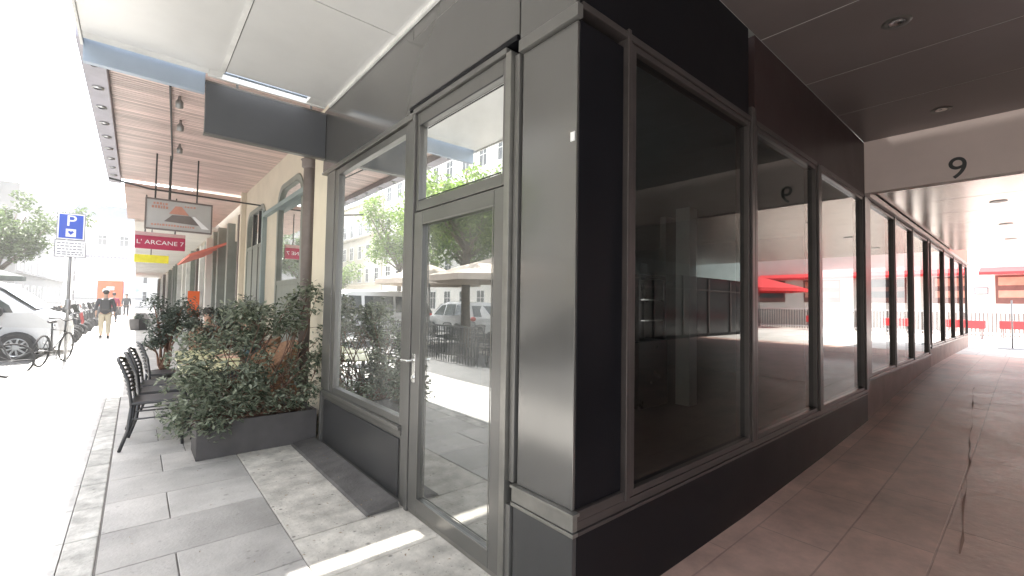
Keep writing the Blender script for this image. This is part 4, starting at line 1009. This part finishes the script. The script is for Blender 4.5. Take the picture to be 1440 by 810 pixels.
tree('pale green tree at the left edge beyond the parked van', (-5.3, 33, -.12), 7.8, 2.6, 9000, .12, 61, 'treep', 'plane trees along the road', low=.42)
tree('tall tree reflected in the glass door', (-10.5, 20, -.12), 9.5, 3.6, 9000, .13, 71, 'tree', 'plane trees along the road')
tree('tree reflected in the left part of the door glass', (-10.5, 28, -.12), 9.5, 3.4, 7000, .14, 72, 'tree', 'plane trees along the road')
tree('tree reflected low in the long shop window', (-9.5, 40, -.12), 6.5, 2.4, 6000, .13, 73, 'tree', 'plane trees along the road')
tree('tree reflected in the transom above the door', (-6.2, 13.6, -.12), 7.6, 2.6, 8000, .11, 74, 'tree', 'plane trees along the road', low=.55)
tree('tree standing across the street opposite the corner pillar', (-9.5, 3, -.12), 9.5, 3.4, 6000, .14, 75, 'tree', 'plane trees along the road')

# ------------------------------------------------------------------ buildings
def facade_building(label, x0, x1, y0, y1, h, face, m='stone', fl=3.2, bay=2.6, ww=1.1, wh=1.7, ground=True, roof=True):
    t = thing('apartment_building', label, 'building', ((x0+x1)/2, (y0+y1)/2, 0))
    MB().box(x0, y0, -.1, x1, y1, h).build('wall', m, t)
    if roof:
        MB().prism([(x0+.0, h+.002), (x1, h+.002), (x1-1.3, h+2.4), (x0+1.3, h+2.4)], 'y', y0, y1).build('roof', 'roofzinc', t)
        MB().box(x0-.25, y0-.2, h-.25, x1+.25, y1+.2, h).build('cornice', m, t, bevel=.05)
    proto = None; nfl = int((h-1.0)/fl); length = (y1-y0) if face in '+x -x'.split() else (x1-x0)
    nb_ = int((length-1)/bay); cnt = 0
    for f in range(nfl):
        for b in range(nb_):
            if cnt >= 98: break
            c = (b+.5)*length/nb_; zz = .9 + f*fl
            if proto is None:
                fw = thing('window', None, None, (0, 0, 0)); bpy.data.objects.remove(fw)
                fm_ = MB(); w_ = ww/2
                fm_.box(0, -w_-.12, -.1, .08, w_+.12, 0).box(0, -w_-.12, wh, .08, w_+.12, wh+.14).box(0, -w_-.12, 0, .06, -w_, wh).box(0, w_, 0, .06, w_+.12, wh).box(0, -.03, 0, .04, .03, wh).box(0, -w_, wh*.62, .035, -.03, wh*.62+.05).box(0, .03, wh*.62, .035, w_, wh*.62+.05)
                proto = fm_.build('window', 'winframe', None); proto.parent = t
                MB().box(.004, -w_, 0, .02, w_, wh).build('pane', 'winpane', None).parent = proto
                o = proto
            else: o = dup(proto, t)
            if face == '+x': o.location = Vector((x1, y0+c, zz)) - t.location; o.rotation_euler.z = 0
            elif face == '-x': o.location = Vector((x0, y0+c, zz)) - t.location; o.rotation_euler.z = R(180)
            elif face == '-y': o.location = Vector((x0+c, y0, zz)) - t.location; o.rotation_euler.z = R(-90)
            cnt += 1
    if face == '+x':
        for f in range(1, nfl, 2): MB().box(x1, y0+.3, f*fl+.5, x1+.45, y1-.3, f*fl+.62).build('balcony', m, t)
    return t
facade_building('grey stone apartment block with zinc roof across the street, reflected in the windows', -32, -20, 22, 52, 17, '+x')
facade_building('cream stone apartment block across the street beyond the grey one', -32, -20, 52.5, 84, 15, '+x', 'stone2')
facade_building('pale stone apartment block across the street opposite the passage', -32, -20, -20, 21.5, 17, '+x', 'stone2', bay=3.2)
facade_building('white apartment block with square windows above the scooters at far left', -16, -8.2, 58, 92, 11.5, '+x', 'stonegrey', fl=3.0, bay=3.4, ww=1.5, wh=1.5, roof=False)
eb = facade_building('white building closing the end of the street above the posters', -9, 8, 104, 112, 15, '-y', 'stone')
ph = thing('poster_hoarding', 'tall white hoarding covered with cyan, pink and lilac posters at the street end', 'hoarding', (-2.2, 74, 0))
MB().box(-5.6, 74, .8, .6, 74.15, 7.3).build('backing', 'signwhite', ph)
for i, (a, b, m_) in enumerate([(-5.3, -4.1, 'paperA'), (-3.9, -2.5, 'paperB'), (-2.3, -.9, 'paperC'), (-.8, .4, 'paperA')]):
    MB().box(a, 73.93, 2.0 + .3*(i % 2), b, 73.99, 5.6-.5*(i % 2)).build('poster', m_, ph)
MB().box(-5.6, 73.9, 1.3, .6, 73.99, 1.42).box(-5.5, 73.95, 0, -5.4, 74.1, 1).box(.4, 73.95, 0, .5, 74.1, 1).build('base_rail', 'galv', ph)
tx = MB(); x = -5.2; rr = random.Random(2)
while x < -1: wd_ = rr.uniform(.15, .32); tx.box(x, 73.94, 6.3, x+wd_, 73.99, 6.62); x += wd_+.12
tx.build('lettering', 'signgrey', ph)
ob = thing('orange_van', 'orange panel sided truck standing at the end of the street', 'truck', (-1.6, 50, 0))
MB().box(-2.45, 50, .75, -.85, 53, 2.9).build('cargo_box', 'orange', ob, bevel=.05)
MB().box(-2.4, 49.97, .35, -.9, 49.99, .7).build('bumper', 'darkseam', ob); MB().box(-1.9, 49.96, 2.1, -1.4, 49.99, 2.4).build('emblem', 'signwhite', ob)
for sx in (-2.3, -1.15):
    for yy in (50.6, 53.4): MB().tube([(sx, yy, .3), (sx+.2, yy, .3)], .33, 16).build('wheel', 'rubber', ob)
MB().box(-2.4, 53.02, .5, -.9, 54.6, 2.1).build('cab', 'white', ob, bevel=.1)
bx = thing('dark_planter', 'low dark square planter on the pavement far beyond the chairs', 'planter', (.12, 27, 0))
MB().lathe([(.0, 0), (.30, 0), (.36, .5), (.33, .52), (.0, .5)], (.15, 27, 0), 4).build('box', 'planter', bx); leafcloud([(.15, 27, .55, .25)], 300, .05, 5).build('foliage', 'shrubd', bx, fix=False)

# ------------------------------------------------------------------ far end of the passage
fx = thing('red_awning_restaurant', 'pale restaurant front with a long red awning beyond the passage', 'building', (33, 0, .4))
MB().box(32.4, -30, .38, 40, 22, 9).build('wall', 'stone', fx)
MB().prism([(32.39, 3.70), (32.39, 3.52), (31.3, 3.28), (31.3, 3.42)], 'y', -26, 1.75).build('awning', 'redcloth', fx)
for i in range(8):
    y = .9 - i*3.0; w = MB().box(32.36, y-1.6, 1.9, 32.39, y+.35, 3.3).build('window', mat('brown_window_frame', (.16, .07, .06), .5) if i == 0 else bpy.data.materials['brown_window_frame'], fx)
    MB().box(32.34, y-1.5, 2.2, 32.355, y+.25, 2.55).box(32.34, y-1.5, 2.8, 32.355, y+.25, 3.2).build('pane', 'winpane' if i % 2 else 'terracotta', w)
mb_ = thing('menu_board', 'small grey menu board on the pale restaurant wall beside the red awning', 'sign', (32.3, 1.75, 2.3))
MB().box(32.33, 1.48, 2.35, 32.39, 1.98, 2.72).build('board', 'signgrey', mb_); MB().box(32.31, 1.53, 2.42, 32.325, 1.93, 2.66).build('paper', 'lintel', mb_)
def redtable(label, loc):
    t = thing('terrace_table', label, 'table', loc, 'red covered terrace tables beyond the passage'); x, y, z = loc
    MB().box(x-.4, y-.4, z+.42, x+.4, y+.4, z+.75).build('red_cloth', 'redcloth', t, bevel=.02); 
    for sx in (-1, 1):
        for sy in (-1, 1): MB().tube([(x+.3*sx, y+.3*sy, z), (x+.3*sx, y+.3*sy, z+.42)], .02, 6).build('leg', 'galv', t)
    return t
redtable('red covered table beyond the passage nearest the glass wall', (26, 1.7, .39))
redtable('red covered table beyond the passage in the middle', (27, .55, .39))
redtable('red covered table beyond the passage at the right edge', (26, -1.2, .39))
redtable('red covered table beyond the passage far right', (27, -4.5, .39))
fe = thing('terrace_railing', 'white metal railing with close uprights in front of the restaurant', 'fence', (29, 0, .39))
fm = MB()
for i in range(150): fm.box(29, -14+i*.13, .39, 29.03, -13.95+i*.13, 1.45)
fm.build('bars', 'taupe', fe); MB().box(28.99, -14, 1.45, 29.05, 5.5, 1.53).box(28.99, -14, .5, 29.05, 5.5, .56).build('rail', 'signwhite', fe)
bp = thing('barrier_post', 'thin pole with a round foot standing in the sun beyond the passage', 'post', (20, .45, .39))
MB().tube([(20, .45, .39), (20, .45, 1.85)], .02, 10).build('pole', 'galv', bp, smooth=True)
MB().lathe([(.0, .03), (.3, .03), (.32, 0)], (20, .45, .39), 24).build('foot', 'galv', bp, smooth=True)
parasol('parasol', 'large red parasol on the restaurant terrace beyond the passage', (27.5, -7.5, .39), 2.2, 2.6, 3.3, 'redcloth', None)

# ------------------------------------------------------------------ haze volume added in the street, standing in for lens flare
def hazebox(x0, y0, z0, x1, y1, z1, dens, nm):
    m = bpy.data.materials.new(nm); n, N, L, o = nt(m)
    v = N.new('ShaderNodeVolumeScatter'); v.inputs['Density'].default_value = dens; v.inputs['Anisotropy'].default_value = .2; v.inputs['Color'].default_value = (1, .99, .98, 1)
    L.new(v.outputs[0], o.inputs['Volume']); MB().box(x0, y0, z0, x1, y1, z1).build(nm, m, kind='structure')
hazebox(-19.5, 6.5, .02, 1.5, 103, 9, .003, 'flare_haze')
# ------------------------------------------------------------------ world, sun, camera
SUN = Vector((-.13, 2.33, 3.64)).normalized()
W_ = bpy.data.worlds.new('World'); sc.world = W_; W_.use_nodes = True
N = W_.node_tree.nodes; L = W_.node_tree.links; N.clear()
o = N.new('ShaderNodeOutputWorld'); bg = N.new('ShaderNodeBackground'); sky = N.new('ShaderNodeTexSky')
sky.sky_type = 'NISHITA'; sky.sun_disc = False; sky.sun_elevation = math.asin(SUN.z); sky.sun_rotation = math.atan2(SUN.x, SUN.y)
sky.air_density = 1.0; sky.dust_density = 3.5; sky.ozone_density = 1.0
mx = N.new('ShaderNodeMix'); mx.data_type = 'RGBA'; mx.inputs[0].default_value = .55
L.new(sky.outputs[0], mx.inputs[6]); mx.inputs[7].default_value = (9, 9.1, 9.3, 1)
L.new(mx.outputs[2], bg.inputs[0]); bg.inputs[1].default_value = .55; L.new(bg.outputs[0], o.inputs[0])
sl_ = bpy.data.lights.new('sun', 'SUN'); sl_.energy = 20; sl_.angle = R(.6); sl_.color = (1, .96, .9)
so = bpy.data.objects.new('sun', sl_); col.objects.link(so); so.rotation_euler = SUN.to_track_quat('Z', 'Y').to_euler(); so.location = (0, 0, 30)

cd = bpy.data.cameras.new('camera'); cam = bpy.data.objects.new('camera', cd); col.objects.link(cam)
cd.sensor_width = 36; cd.lens = 623.46/1440*36; cd.clip_start = .05; cd.clip_end = 1000
yaw, pitch, roll = R(40.284), R(2.048), R(.94)
fw = Vector((math.sin(yaw)*math.cos(pitch), math.cos(yaw)*math.cos(pitch), math.sin(pitch)))
rt = Vector((math.cos(yaw), -math.sin(yaw), 0)); up = rt.cross(fw)
r2 = rt*math.cos(roll) + up*math.sin(roll); u2 = -rt*math.sin(roll) + up*math.cos(roll)
mt = Matrix(((r2.x, u2.x, -fw.x, 0), (r2.y, u2.y, -fw.y, 0), (r2.z, u2.z, -fw.z, 1.5), (0, 0, 0, 1)))
cam.matrix_world = mt; sc.camera = cam
vs_ = sc.view_settings; vs_.view_transform = 'Standard'; vs_.look = 'None'; vs_.exposure = 0; vs_.gamma = 1
cy = sc.cycles; cy.use_denoising = True; cy.max_bounces = 10; cy.transparent_max_bounces = 16; cy.diffuse_bounces = 5; cy.glossy_bounces = 5
cy.sample_clamp_indirect = 6; cy.caustics_reflective = False; cy.caustics_refractive = False
